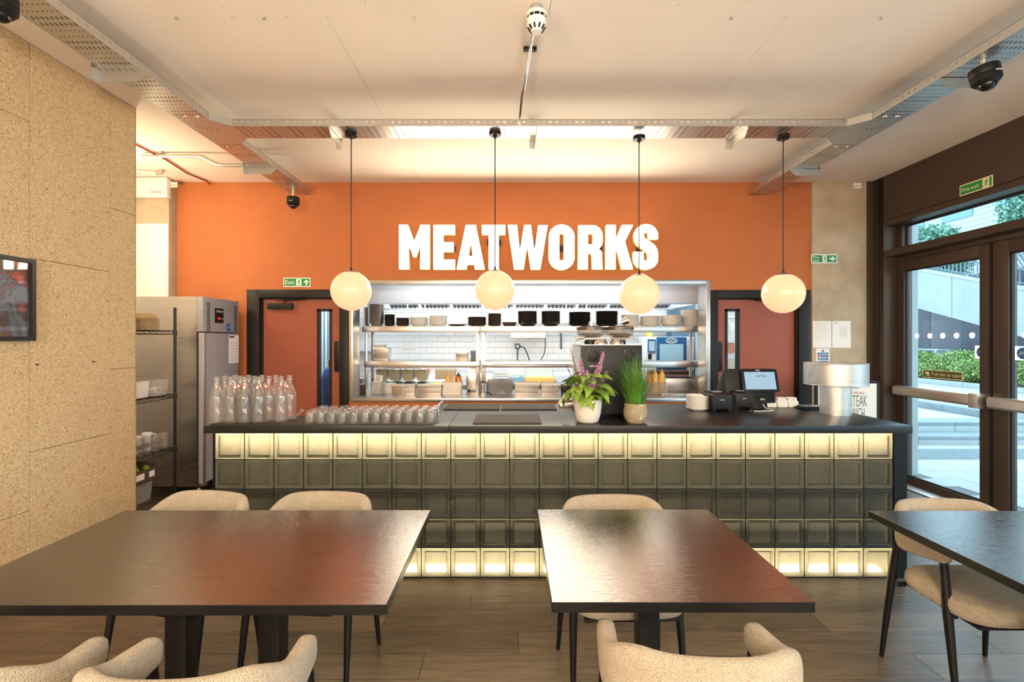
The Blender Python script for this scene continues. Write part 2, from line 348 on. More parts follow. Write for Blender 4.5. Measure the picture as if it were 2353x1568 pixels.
# ------------------------------------------------------------------ mesh helpers
def at(x, y, Y): return Vector(((x - CX) * Y / F, Y, H + (CY - y) * Y / F))
def px(x, Y): return (x - CX) * Y / F
def pz(y, Y): return H + (CY - y) * Y / F
class MB:
    def __init__(s): s.v = []; s.f = []; s.m = []; s.uv = None
    def add(s, vs, fs, mi=0):
        o = len(s.v); s.v += [tuple(p) for p in vs]; s.f += [tuple(i + o for i in f) for f in fs]; s.m += [mi] * len(fs); return s
    def box(s, x0, x1, y0, y1, z0, z1, mi=0):
        x0, x1 = min(x0, x1), max(x0, x1); y0, y1 = min(y0, y1), max(y0, y1); z0, z1 = min(z0, z1), max(z0, z1)
        vs = [(x, y, z) for z in (z0, z1) for y in (y0, y1) for x in (x0, x1)]
        return s.add(vs, [(0, 2, 3, 1), (4, 5, 7, 6), (0, 1, 5, 4), (2, 6, 7, 3), (0, 4, 6, 2), (1, 3, 7, 5)], mi)
    def cyl(s, p0, p1, r0, r1=None, n=16, mi=0, caps=True):
        if r1 is None: r1 = r0
        p0, p1 = Vector(p0), Vector(p1); d = (p1 - p0).normalized()
        a = d.orthogonal().normalized(); b = d.cross(a)
        vs = []
        for p, r in ((p0, r0), (p1, r1)):
            for i in range(n):
                t = 2 * PI * i / n; vs.append(p + (a * math.cos(t) + b * math.sin(t)) * r)
        fs = [(i, (i + 1) % n, n + (i + 1) % n, n + i) for i in range(n)]
        if caps: fs += [tuple(range(n))[::-1], tuple(range(n, 2 * n))]
        return s.add(vs, fs, mi)
    def tube(s, pts, r, n=8, mi=0, closed=False, caps=True):
        pts = [Vector(p) for p in pts]; k = len(pts); vs = []; up = None
        for i, p in enumerate(pts):
            if closed: d = pts[(i + 1) % k] - pts[i - 1]
            else: d = pts[min(i + 1, k - 1)] - pts[max(i - 1, 0)]
            d.normalize()
            if up is None: up = d.orthogonal().normalized()
            up = (up - d * up.dot(d)); up = up.normalized() if up.length > 1e-6 else d.orthogonal().normalized()
            b = d.cross(up); rr = r[i] if isinstance(r, (list, tuple)) else r
            for j in range(n):
                t = 2 * PI * j / n; vs.append(p + (up * math.cos(t) + b * math.sin(t)) * rr)
        fs = []
        for i in range(k if closed else k - 1):
            i2 = (i + 1) % k
            for j in range(n): fs.append((i * n + j, i * n + (j + 1) % n, i2 * n + (j + 1) % n, i2 * n + j))
        if caps and not closed: fs += [tuple(range(n))[::-1], tuple(range((k - 1) * n, k * n))]
        return s.add(vs, fs, mi)
    def lathe(s, prof, n=32, c=(0, 0, 0), mi=0, cap0=False, cap1=False):
        vs = []; k = len(prof)
        for r, z in prof:
            for i in range(n):
                t = 2 * PI * i / n; vs.append((c[0] + r * math.cos(t), c[1] + r * math.sin(t), c[2] + z))
        fs = []
        for a in range(k - 1):
            for i in range(n): fs.append((a * n + i, a * n + (i + 1) % n, (a + 1) * n + (i + 1) % n, (a + 1) * n + i))
        if cap0: fs.append(tuple(range(n))[::-1])
        if cap1: fs.append(tuple(range((k - 1) * n, k * n)))
        return s.add(vs, fs, mi)
    def prism(s, poly, axis, a0, a1, mi=0):
        """poly of 2D points extruded along axis; axis 'z': (x,y), 'y': (x,z), 'x': (y,z)"""
        def P(p, a): return {'z': (p[0], p[1], a), 'y': (p[0], a, p[1]), 'x': (a, p[0], p[1])}[axis]
        n = len(poly); vs = [P(p, a0) for p in poly] + [P(p, a1) for p in poly]
        fs = [tuple(range(n)), tuple(range(n, 2 * n))[::-1]] + [(i, n + i, n + (i + 1) % n, (i + 1) % n) for i in range(n)]
        return s.add(vs, fs, mi)
    def sphere(s, c, r, n=24, k=12, mi=0, sz=1.0):
        prof = [(max(1e-5, r * math.sin(PI * i / k)), -r * sz * math.cos(PI * i / k)) for i in range(k + 1)]
        return s.lathe(prof, n, c, mi)
    def quad(s, a, b, c, d, mi=0): return s.add([a, b, c, d], [(0, 1, 2, 3)], mi)
    def mesh(s, name, mats, bevel=0, seg=2, smooth=35, recalc=True):
        me = bpy.data.meshes.new(name); me.from_pydata(s.v, [], s.f)
        for i, mi in enumerate(s.m): me.polygons[i].material_index = mi
        bm = bmesh.new(); bm.from_mesh(me)
        bmesh.ops.remove_doubles(bm, verts=bm.verts, dist=1e-5) if recalc else None
        if recalc: bmesh.ops.recalc_face_normals(bm, faces=bm.faces)
        if bevel:
            es = [e for e in bm.edges if len(e.link_faces) == 2 and e.calc_face_angle(0) > 0.6]
            bmesh.ops.bevel(bm, geom=es, offset=bevel, segments=seg, affect='EDGES', profile=0.6, clamp_overlap=True)
        bm.to_mesh(me); bm.free()
        for n in (mats if isinstance(mats, (list, tuple)) else [mats]): me.materials.append(MATS[n])
        if smooth:
            for p in me.polygons: p.use_smooth = True
            me.set_sharp_from_angle(angle=math.radians(smooth))
        return me
    def build(s, name, mats, parent=None, bevel=0, seg=2, smooth=35, loc=None, rot=None, recalc=True):
        return put(name, s.mesh(name, mats, bevel, seg, smooth, recalc), parent, loc, rot)
def put(name, me, parent=None, loc=None, rot=None):
    o = bpy.data.objects.new(name, me); C.objects.link(o)
    if parent: o.parent = parent
    if loc is not None: o.location = loc
    if rot is not None: o.rotation_euler = rot
    return o
def tag(o, label, cat, group=None):
    o['label'] = label; o['category'] = cat
    if group: o['group'] = group
    return o
def thing(name, label, cat, loc=(0, 0, 0), rz=0, group=None, rot=None):
    o = bpy.data.objects.new(name, None); C.objects.link(o); o.empty_display_size = 0.1
    o.location = loc; o.rotation_euler = rot or (0, 0, rz)
    return tag(o, label, cat, group)
def struct(o): o['kind'] = 'structure'; return o
def stuff(o): o['kind'] = 'stuff'; return o
def dup(root, loc, rz, label=None, group=None):
    r = root.copy(); C.objects.link(r); r.location = loc; r.rotation_euler = (root.rotation_euler[0], root.rotation_euler[1], rz)
    if label: r['label'] = label
    if group: r['group'] = group
    for ch in list(root.children):
        c = ch.copy(); C.objects.link(c); c.parent = r
        for g in list(ch.children):
            d = g.copy(); C.objects.link(d); d.parent = c
    return r
def curve_mesh(name, loops, extrude, mats, bevel=0.0):
    cu = bpy.data.curves.new(name, 'CURVE'); cu.dimensions = '2D'; cu.fill_mode = 'BOTH'; cu.extrude = extrude
    if bevel: cu.bevel_depth = bevel; cu.bevel_resolution = 1
    for lp in loops:
        sp = cu.splines.new('POLY'); sp.points.add(len(lp) - 1); sp.use_cyclic_u = True
        for p, q in zip(sp.points, lp): p.co = (q[0], q[1], 0, 1)
    o = bpy.data.objects.new(name, cu); C.objects.link(o)
    bpy.context.view_layer.update()
    me = bpy.data.meshes.new_from_object(o.evaluated_get(bpy.context.evaluated_depsgraph_get()))
    bpy.data.objects.remove(o); bpy.data.curves.remove(cu)
    me.materials.clear()
    for n in (mats if isinstance(mats, (list, tuple)) else [mats]): me.materials.append(MATS[n])
    return me
def text_mesh(body, wd, ht, m, depth=0.0008, spacing=1.0):
    """text fitted to a wd x ht box, in the local XZ plane, centred, reading from -Y"""
    cu = bpy.data.curves.new('text', 'FONT'); cu.body = body; cu.size = 1; cu.align_x = 'CENTER'; cu.space_character = spacing; cu.resolution_u = 3
    cu.space_line = 0.8
    o = bpy.data.objects.new('text', cu); C.objects.link(o); bpy.context.view_layer.update()
    me = bpy.data.meshes.new_from_object(o.evaluated_get(bpy.context.evaluated_depsgraph_get()))
    bpy.data.objects.remove(o); bpy.data.curves.remove(cu)
    xs = [v.co.x for v in me.vertices]; ys = [v.co.y for v in me.vertices]
    x0, x1, y0, y1 = min(xs), max(xs), min(ys), max(ys)
    for v in me.vertices:
        v.co = ((v.co.x - (x0 + x1) / 2) / (x1 - x0) * wd, -depth, (v.co.y - (y0 + y1) / 2) / (y1 - y0) * ht)
    me.materials.clear(); me.materials.append(MATS[m]); return me
def text(name, body, wd, ht, m, parent, loc, depth=0.0008): return put(name, text_mesh(body, wd, ht, m, depth), parent, loc)
def arc(cx, cy, rx, ry, a0, a1, n=8):
    return [(cx + rx * math.cos(math.radians(a0 + (a1 - a0) * i / n)), cy + ry * math.sin(math.radians(a0 + (a1 - a0) * i / n))) for i in range(n + 1)]

# ------------------------------------------------------------------ room measures
CEIL, BACK, XL, XR = 3.41, 5.63, -2.97, 4.19
KB = 8.3            # kitchen back wall
# ------------------------------------------------------------------ floor
fl = struct(MB().box(-4.6, 4.36, -3.7, 8.5, -0.10, -0.004).build('floor', 'soil'))
PW, PL = 0.1845, 1.22
mesh_cache = {}
def plank(x0, x1, y0, y1):
    k = round(x1 - x0, 3)
    if k not in mesh_cache:
        mesh_cache[k] = MB().box(0, k - 0.002, 0, PW - 0.002, -0.006, 0.0).mesh('plank', 'floor_wood', bevel=0.0012, seg=1)
    put('plank', mesh_cache[k], fl, (x0, y0, 0))
rows = int((BACK - 1.30) / PW)
for r in range(rows):
    y0 = 1.3175 + r * PW
    off = (r * 0.47) % PL
    xa, xb = (-3.0, 4.15) if y0 < 3.3 else ((2.5, 4.15) if y0 < 5.4 else (2.5, 4.15))
    x = -4.0 + off
    while x < xb:
        a, b = max(x, xa), min(x + PL, xb)
        if b - a > 0.02: plank(a, b, y0, y0 + PW)
        x += PL
MBf = MB()
for r in range(int((1.31 + 3.6) / PW)):
    y1 = 1.3175 - r * PW
    for k in range(6): MBf.box(-2.97 + k * 1.19 + 0.001, -2.97 + (k + 1) * 1.19, y1 - PW, y1 - 0.0015, -0.006, 0)
MBf.box(-4.4, 2.49, 3.35, 5.6, -0.006, 0)
stuff(MBf.build('plank_field', 'floor_wood', fl))
# ------------------------------------------------------------------ ceiling
ce = struct(MB().box(-4.6, 4.4, -3.7, BACK + 0.2, CEIL + 0.012, CEIL + 0.12).build('ceiling', 'ceiling_joint'))
BW = 1.208
for r in range(-5, 8):
    ya, yb = 2.742 + (r - 1) * BW, 2.742 + r * BW
    ya, yb = max(ya, -3.6), min(yb, BACK)
    if yb - ya < 0.05: continue
    off = -1.046 if r % 2 == 1 else 0.217 - 1.305 * 0
    k = -3
    x = off - 2.61 * 3
    while x < 4.3:
        a, b = max(x, -4.5), min(x + 2.61, 4.3)
        if b - a > 0.05:
            MB().box(a + 0.0012, b - 0.0012, ya + 0.0012, yb - 0.0012, CEIL, CEIL + 0.0125).build('ceiling_board', 'ceiling_board', ce)
        x += 2.61
scr = MB()
for k in range(70):
    x, y = random.uniform(-2.4, 3.0), random.choice([2.2, 2.6, 2.79, 3.0, 3.3, 3.6, 4.3, 4.7, 5.2]) + random.uniform(-0.06, 0.06)
    scr.cyl((x, y, CEIL - 0.0025), (x, y, CEIL), 0.0035, n=8)
stuff(scr.build('screw_heads', 'galvanised', ce))
for x in (-1.9, -0.3 - 1.1, 0.55 - 1.1, 1.25, 2.1):
    MB().cyl((x, 2.742, CEIL - 0.012), (x, 2.742, CEIL), 0.004, n=8).cyl((x, 2.742, CEIL - 0.014), (x, 2.742, CEIL - 0.009), 0.007, n=8).build('ceiling_clip', 'galvanised', ce)
# ------------------------------------------------------------------ left wall of wood-wool boards
wl = struct(MB().box(XL - 0.09, XL - 0.018, -3.6, 3.82, 0, CEIL).build('wall_left', 'cardboard'))
cols = [(-3.6, 0.585), (0.585, 1.185), (1.185, 1.785), (1.785, 2.385), (2.385, 2.985), (2.985, 3.584), (3.584, 3.824)]
seams = [[1.2, 2.4], [1.2, 2.4], [0.88, 2.08], [1.72, 2.92], [0.52, 1.72, 2.92], [0.88, 2.08], [0.16, 1.356, 2.556]]
for (ya, yb), sm in zip(cols, seams):
    zs = [0] + sm + [CEIL]
    for za, zb in zip(zs, zs[1:]):
        MB().box(XL - 0.02, XL, ya + 0.0015, yb - 0.0015, za + 0.0015, zb - 0.0015).build('wall_board', 'wood_wool', wl, bevel=0.0015, seg=1)
MB().box(XL - 0.095, XL + 0.002, 3.8245, 3.8285, 0, CEIL).build('edge_trim', 'cardboard', wl)
for (y, z) in [(px(13, 1) and 2.79, 1.43), (3.03, 1.42), (3.44, 1.42)]:
    MB().box(XL - 0.001, XL + 0.002, y - 0.012, y + 0.012, z - 0.004, z + 0.004).build('wall_fixing', 'black_metal', wl)
struct(MB().box(-4.6, -4.4, 3.6, BACK + 0.2, 0, CEIL).box(-4.6, -3.065, 3.5, 3.6, 0, CEIL).build('wall_recess', 'white_paint'))
struct(MB().box(-4.6, 4.5, -3.7, -3.6, 0, CEIL).build('wall_front', 'ceiling_board'))
# ------------------------------------------------------------------ back wall with its openings
wb = MB()
wb.box(-4.4, -3.066, BACK, BACK + .2, 0, CEIL).box(-3.066, -1.89, BACK, BACK + .2, 2.159, CEIL)
wb.box(-1.89, 2.325, BACK, BACK + .2, 0, 0.851).box(-1.89, 2.325, BACK, BACK + .2, 2.275, CEIL)
wb.box(2.325, 3.477, BACK, BACK + .2, 2.154, CEIL).box(3.477, 4.6, BACK, BACK + .2, 0, CEIL)
struct(wb.build('wall_back', 'orange', smooth=0, recalc=False))
# concrete columns
cl = struct(MB().box(-4.39, -3.887, 5.495, BACK + 0.01, 0, CEIL).build('column_left', 'concrete', bevel=0.004))
MB().box(-4.39, -3.893, 5.489, 5.4955, 0, pz(514, 5.49)).build('white_panel', 'white_paint', cl)  # white sheet over the front of the column's lower part
cr = struct(MB().box(3.49, 4.12, 5.60, BACK + 0.01, 0, CEIL).build('column_right', 'concrete', bevel=0.004))
bxo = thing('junction_box', 'white box casing numbered 32249 at the top of the left concrete column', 'casing', (-4.2, 5.43, 3.18))
MB().box(-0.19, 0.335, 0, 0.064, 0.012, 0.222).build('casing', 'white_plastic', bxo, bevel=0.004)
MB().box(-0.19, 0.342, -0.006, 0.064, 0, 0.012).build('lid_edge', 'white_plastic', bxo, bevel=0.002)
MB().box(0.14, 0.285, -0.0015, 0, 0.03, 0.09).build('number_label', 'paper', bxo)
text('number', '32249', 0.12, 0.03, 'text_red', bxo, (0.2125, -0.0016, 0.055))
for a, b in ((-0.05, 0.045), (-0.05, 0.19), (0.31, 0.045), (0.115, 0.05)):
    MB().cyl((a, -0.002, b), (a, 0, b), 0.008, n=10).build('screw', 'galvanised', bxo)
def number_tag(x, y, Y, num, label):
    p = at(x, y, Y); o = MB().box(-0.045, 0.045, -0.002, 0, -0.03, 0.03).build('number_tag', 'paper', loc=p); tag(o, label, 'tag')
    text('number', num, 0.075, 0.022, 'text_red', o, (0, -0.0022, -0.006))
number_tag(1970, 427, 5.595, '30171', 'small paper tag numbered 30171 at the top of the right concrete column')
number_tag(399, 425, 5.493, '38021', 'small paper tag with red number near the top of the left concrete column')
# ------------------------------------------------------------------ back doors
def back_door(nm, x0, x1, xi0, xi1, ztop, ztopi, vis, plate, hinge_left):
    d = struct(put(nm, None)) if False else bpy.data.objects.new(nm, None)
    C.objects.link(d); d['kind'] = 'structure'; d.location = (0, BACK, 0)
    fr = MB()
    fr.box(x0, xi0, -0.02, 0.16, 0, ztop).box(xi1, x1, -0.02, 0.16, 0, ztop).box(xi0, xi1, -0.0205, 0.16, ztopi, ztop)
    fr.box(xi0, xi0 + 0.015, 0.02, 0.1, 0, ztopi).box(xi1 - 0.015, xi1, 0.02, 0.1, 0, ztopi).box(xi0, xi1, 0.02, 0.1, ztopi - 0.012, ztopi)
    fr.build('door_frame', 'black_frame', d, bevel=0.003)
    vx0, vx1, vz0, vz1 = vis
    lf = MB(); a, b = xi0 + 0.02, xi1 - 0.02; y0, y1 = 0.045, 0.09
    lf.box(a, vx0, y0, y1, 0.01, ztopi - 0.015).box(vx1, b, y0, y1, 0.01, ztopi - 0.015)
    lf.box(vx0, vx1, y0, y1, 0.01, vz0).box(vx0, vx1, y0, y1, vz1, ztopi - 0.015)
    leaf = lf.build('door_leaf', 'door_paint', d, smooth=0)
    bd = MB(); e = 0.022
    bd.box(vx0 - .008, vx0 + e, y0 - .008, y1 + .008, vz0, vz1).box(vx1 - e, vx1 + .008, y0 - .008, y1 + .008, vz0, vz1)
    bd.box(vx0 - .008, vx1 + .008, y0 - .008, y1 + .008, vz1 - e, vz1 + .008).box(vx0 - .008, vx1 + .008, y0 - .008, y1 + .008, vz0 - .008, vz0 + e)
    bd.build('vision_bead', 'black_frame', leaf)
    MB().box(vx0 + e, vx1 - e, 0.064, 0.07, vz0 + e, vz1 - e).build('vision_glass', 'window_glass', leaf)
    p0, p1, q0, q1 = plate
    pp = MB().box(p0, p1, y0 - 0.004, y0, q0, q1).build('push_plate', 'black_metal', leaf, bevel=0.001)
    for xx in (p0 + .012, p1 - .012):
        for zz in (q0 + .014, q1 - .014): MB().cyl((xx, y0 - .0055, zz), (xx, y0 - .003, zz), 0.004, n=8).build('screw', 'chrome', leaf)
    return d, leaf
s5 = F / BACK
bx = lambda x: (x - CX) / s5
bz = lambda y: H + (CY - y) / s5
d1, leaf1 = back_door('door_1', -3.066, -1.89, bx(597), bx(781), 2.159, 2.063, (bx(727), bx(758), 0.75, bz(711)), (bx(765), bx(779), bz(856), bz(784)), True)
d2, leaf2 = back_door('door_2', 2.325, 3.477, bx(1649), bx(1834), 2.154, 2.06, (bx(1671), bx(1702), 0.75, bz(711)), (bx(1650.5), bx(1664), bz(855), bz(785)), False)
def closer(leaf, x0, x1, arm_to, zt, zb, label):
    b = MB().box(x0, x1, -0.02, 0.045, zb, zt).build('door_closer', 'black_frame', leaf, bevel=0.004)
    MB().tube([((x0 + x1) / 2 + 0.05, 0.0, zt), ((x0 + x1) / 2 + 0.05, 0.0, zt + 0.03), (arm_to, -0.02, zt + 0.045)], 0.008).box((x0 + x1) / 2 - .05, (x0 + x1) / 2 + .06, -0.01, 0.04, zt + .035, zt + .05).build('closer_arm', 'black_metal', leaf)
closer(leaf1, bx(615), bx(671), bx(705), bz(697), bz(711), '')
MB().tube([(bx(1733), -0.02, bz(689)), (bx(1790), 0.0, bz(691))], 0.012).build('closer_arm', 'black_metal', leaf2)
# ------------------------------------------------------------------ hatch frame
wf = bpy.data.objects.new('window_1', None); C.objects.link(wf); wf['kind'] = 'structure'; wf.location = (0, BACK, 0)
hx0, hx1, hz0, hz1 = -1.885, 2.32, 0.853, 2.272
MB().box(hx0, hx0 + .05, -0.012, 0.24, hz0, hz1).build('frame_jamb', 'steel', wf, bevel=0.003)
MB().box(hx1 - .05, hx1, -0.012, 0.24, hz0, hz1).build('frame_jamb', 'steel', wf, bevel=0.003)
MB().box(hx0 + .05, hx1 - .05, -0.012, 0.24, hz1 - .045, hz1).build('frame_head', 'steel', wf, bevel=0.003)
MB().box(hx0 + .05, hx1 - .05, -0.014, 0.24, hz0, hz0 + .042).build('frame_sill', 'steel', wf, bevel=0.003)
# ------------------------------------------------------------------ right wall: brown glazed doorset
rw = bpy.data.objects.new('wall_right', None); C.objects.link(rw); rw['kind'] = 'structure'
mB = MB(); XF = 4.35
mB.box(XR, XR + 0.3, 5.438, BACK, 0, CEIL)                       # corner panel
MB().box(XR - 0.004, XR, 5.50, 5.505, 0, CEIL).build('panel_joint', 'black_metal', rw)
mB.box(XR, XR + 0.3, -3.6, 5.438, 2.91, CEIL)                     # fascia
mB.box(4.122, XR + .3, 5.595, BACK, 0, CEIL)
mB.build('fascia_panel', 'brown_frame', rw, bevel=0.002)
MB().box(XR, XF + 0.09, -3.6, 5.438, 2.844, 2.905).build('transom_head', 'brown_frame', rw, bevel=0.002)
MB().box(XR, XF + 0.09, -3.6, 5.438, 2.50, 2.574).build('transom_bar', 'brown_frame', rw, bevel=0.003)
MB().box(XF - 0.02, XF + 0.09, 5.35, 5.438, 0, 2.91).build('jamb', 'brown_frame', rw, bevel=0.002)
MB().box(XF - 0.02, XF + 0.09, 3.12, 3.25, 0, 2.91).build('jamb', 'brown_frame', rw, bevel=0.002)
MB().box(XR, XF + 0.09, 2.95, 3.12, 0, 2.91).build('mullion', 'brown_frame', rw, bevel=0.002)
for y in (1.4, -0.15, -1.7): MB().box(XR, XF + 0.05, y - .05, y + .05, 0, 2.91).build('mullion', 'brown_frame', rw, bevel=0.002)
MB().box(XR, XF + 0.09, -3.6, -3.2, 0, 2.91).build('mullion', 'brown_frame', rw)
MB().box(XR, XF + 0.09, -3.2, 2.95, 0, 0.12).build('sill_rail', 'brown_frame', rw)
MB().box(XR - 0.03, XF + 0.12, 3.12, 5.438, -0.002, 0.012).build('threshold', 'alu', rw)
MB().box(XF - 0.03, XF + 0.06, 3.25, 5.35, 2.455, 2.50).build('door_head', 'brown_frame', rw, bevel=0.002)
w2 = bpy.data.objects.new('window_2', None); C.objects.link(w2); w2['kind'] = 'structure'
MB().box(XF + .03, XF + .036, 3.12, 5.36, 2.574, 2.844).build('pane', 'window_glass', w2)
gk = MB().box(XF + .02, XF + .045, 3.12, 5.36, 2.574, 2.59).box(XF + .02, XF + .045, 3.12, 5.36, 2.826, 2.844).box(XF + .02, XF + .045, 5.33, 5.36, 2.574, 2.844)
gk.build('gasket', 'rubber', w2)
w3 = bpy.data.objects.new('window_3', None); C.objects.link(w3); w3['kind'] = 'structure'
for (a, b) in [(1.45, 2.95), (-0.1, 1.35), (-1.65, -0.2), (-3.2, -1.75)]:
    MB().box(XF + .03, XF + .036, a, b, 0.12, 2.50).build('pane', 'window_glass', w3)
    MB().box(XF + .03, XF + .036, a, b, 2.574, 2.844).build('pane', 'window_glass', w3)
def glass_leaf(nm, ya, yb, ga, gb):
    """ya > yb: far and near edges of the leaf; ga, gb: the glass"""
    d = bpy.data.objects.new(nm, None); C.objects.link(d); d['kind'] = 'structure'
    x0, x1 = XF - 0.03, XF + 0.05
    MB().box(x0, x1, ga, ya, 0.012, 2.45).build('stile', 'brown_frame', d, bevel=0.003)
    MB().box(x0, x1, yb, gb, 0.012, 2.45).build('stile', 'brown_frame', d, bevel=0.003)
    MB().box(x0, x1, gb, ga, 2.337, 2.45).build('top_rail', 'brown_frame', d, bevel=0.003)
    MB().box(x0, x1, gb, ga, 0.012, 0.083).build('bottom_rail', 'brown_frame', d, bevel=0.003)
    g = MB().box(XF, XF + 0.006, gb, ga, 0.083, 2.337).build('pane', 'window_glass', d)
    e = 0.014
    MB().box(XF - .012, XF + .012, ga - e, ga, .083, 2.337).box(XF - .012, XF + .012, gb, gb + e, .083, 2.337).box(XF - .012, XF + .012, gb, ga, .083, .083 + e).box(XF - .012, XF + .012, gb, ga, 2.337 - e, 2.337).build('gasket', 'rubber', d)
    return d
d3 = glass_leaf('door_3', 5.345, 4.36, 5.316, 4.458)
d4 = glass_leaf('door_4', 4.335, 3.26, 4.20, 3.36)
MB().box(XF - 0.034, XF + 0.02, 4.345, 4.365, 0.012, 2.45).build('meeting_strip', 'black_frame', d3)
def push_bar(d, ya, yb, boxend):
    b = MB()
    prof = [(4.225, 0.985), (4.24, 0.965), (4.30, 0.965), (4.315, 0.985), (4.315, 1.05), (4.30, 1.07), (4.24, 1.07), (4.225, 1.05)]
    vs = [(p[0], ya, p[1]) for p in prof] + [(p[0], yb, p[1]) for p in prof]; n = 8
    b.add(vs, [tuple(range(n)), tuple(range(n, 2 * n))[::-1]] + [(i, n + i, n + (i + 1) % n, (i + 1) % n) for i in range(n)])
    o = b.build('push_bar', 'alu', d, bevel=0.004)
    if boxend: MB().box(4.215, 4.32, yb - 0.09, yb, 0.95, 1.085).build('lock_case', 'alu', d, bevel=0.006)
    else: MB().box(4.22, 4.32, yb - 0.02, yb, 0.96, 1.075).build('bar_end', 'alu', d, bevel=0.006)
    return o
push_bar(d3, 5.36, 4.46, True); push_bar(d4, 4.30, 3.40, False)
dd = MB()
for y in (5.18, 5.02, 4.87, 4.72, 4.56):
    MB().cyl((XF - 0.0015, y, 1.616), (XF, y, 1.616), 0.028, n=24).build('manifestation_dot', 'dot_white', d3)
for y in (4.09, 3.94, 3.79): MB().cyl((XF - 0.0015, y, 1.616), (XF, y, 1.616), 0.028, n=24).build('manifestation_dot', 'dot_white', d4)
for d, ya, yb in ((d3, 4.53, 4.40), (d4, 4.17, 4.04)):
    MB().box(XF - 0.002, XF - .0005, yb, ya, 1.40, 1.52).build('keep_clear_sticker', 'dot_white', d)
    MB().cyl((XF - 0.003, (ya + yb) / 2, 1.46), (XF - .002, (ya + yb) / 2, 1.46), 0.05, n=28).build('sticker_disc', 'blue_sign', d)
    t = text_mesh('FIRE EXIT\nKEEP CLEAR', 0.07, 0.026, 'sign_white')
    o = put('sticker_text', t, d, (XF - 0.0035, (ya + yb) / 2, 1.46), (0, 0, -PI / 2)); o.scale = (-1, 1, 1)
# ------------------------------------------------------------------ safety signs
def running_man(parent, x, z, h, wd, fg='sign_white', bgm='green_sign', y=-0.0035):
    MB().box(x - wd / 2, x + wd / 2, y, y + 0.001, z - h / 2, z + h / 2).build('pictogram_door', fg, parent)
    k = h / 10
    m = MB(); yy0, yy1 = y - 0.0008, y
    def poly(pts): m.prism([(x + a * k, z + b * k) for a, b in pts], 'y', yy0, yy1)
    m.cyl((x + 1.2 * k, yy0, z + 3.6 * k), (x + 1.2 * k, yy1, z + 3.6 * k), 0.85 * k, n=14)
    poly([(0.2, 2.6), (1.6, 2.4), (0.9, -0.6), (-0.6, -0.4)])
    poly([(0.9, -0.6), (2.2, -2.2), (1.8, -4.6), (1.1, -4.5), (1.3, -2.5), (-0.4, -1.0)])
    poly([(-0.6, -0.4), (0.3, -0.9), (-0.8, -2.9), (-3.2, -3.0), (-3.2, -2.3), (-1.3, -2.2)])
    poly([(1.3, 2.5), (2.9, 0.6), (2.4, 0.1), (0.9, 1.6)])
    poly([(0.3, 2.6), (-2.0, 1.9), (-2.4, -0.1), (-1.7, -0.2), (-1.4, 1.3), (0.2, 1.7)])
    m.build('running_figure', bgm, parent)
def arrow(parent, x, z, s, right, m='sign_white', y=-0.0035):
    pts = [(1, 0), (0.1, 0.85), (-0.35, 0.85), (0.2, 0.28), (-1, 0.28), (-1, -0.28), (0.2, -0.28), (-0.35, -0.85), (0.1, -0.85)]
    if not right: pts = [(-b, a) for a, b in pts]
    MB().prism([(x + a * s, z + b * s) for a, b in pts], 'y', y, y + 0.001).build('arrow', m, parent)
def sign(name, label, loc, wd, ht, rz, plate='sign_white', field='green_sign'):
    t = thing(name, label, 'sign', loc, rz)
    MB().box(-wd / 2, wd / 2, -0.002, 0, -ht / 2, ht / 2).build('plate', plate, t)
    e = ht * 0.09
    MB().box(-wd / 2 + e, wd / 2 - e, -0.003, -0.002, -ht / 2 + e, ht / 2 - e).build('field', field, t)
    return t
p = at(682.5, 649, BACK - 0.003); t = sign('exit_sign', 'green Exit sign with running figure and up arrow above the left door', p, 0.315, 0.105, 0)
text('wording', 'Exit', 0.105, 0.048, 'sign_white', t, (-0.082, -0.0035, 0)); running_man(t, 0.022, 0, 0.075, 0.062); arrow(t, 0.11, 0, 0.033, False)
p = at(1893.5, 595, 5.597); t = sign('fire_exit_sign', 'green Fire exit sign with right arrow on the concrete column', p, 0.30, 0.102, 0)
text('wording', 'Fire\nexit', 0.07, 0.068, 'sign_white', t, (-0.095, -0.0035, 0)); running_man(t, 0.005, 0, 0.075, 0.052); arrow(t, 0.095, 0, 0.033, True)
t = sign('fire_exit_sign', 'cream-edged green Fire exit sign on the dark panel above the glass doors', (XR - 0.001, 4.356, 2.961), 0.31, 0.101, -PI / 2, 'sign_cream')
text('wording', 'Fire exit', 0.165, 0.036, 'sign_cream', t, (-0.05, -0.0035, 0)); running_man(t, 0.095, 0, 0.08, 0.06, 'sign_cream')
t = sign('push_bar_sign', 'olive Push bar to open sticker on the left glass door', (XF - 0.001, 4.876, 1.222), 0.45, 0.085, -PI / 2, 'sign_cream', 'olive_sign')
text('wording', 'Push bar to open', 0.33, 0.046, 'sign_cream', t, (0.045, -0.0035, -0.002))
MB().prism([(-0.2, 0.02), (-0.15, 0.022), (-0.145, -0.025), (-0.16, -0.025), (-0.165, 0.0), (-0.175, -0.025), (-0.185, -0.01)], 'y', -0.0035, -0.003).build('hand_symbol', 'sign_cream', t)
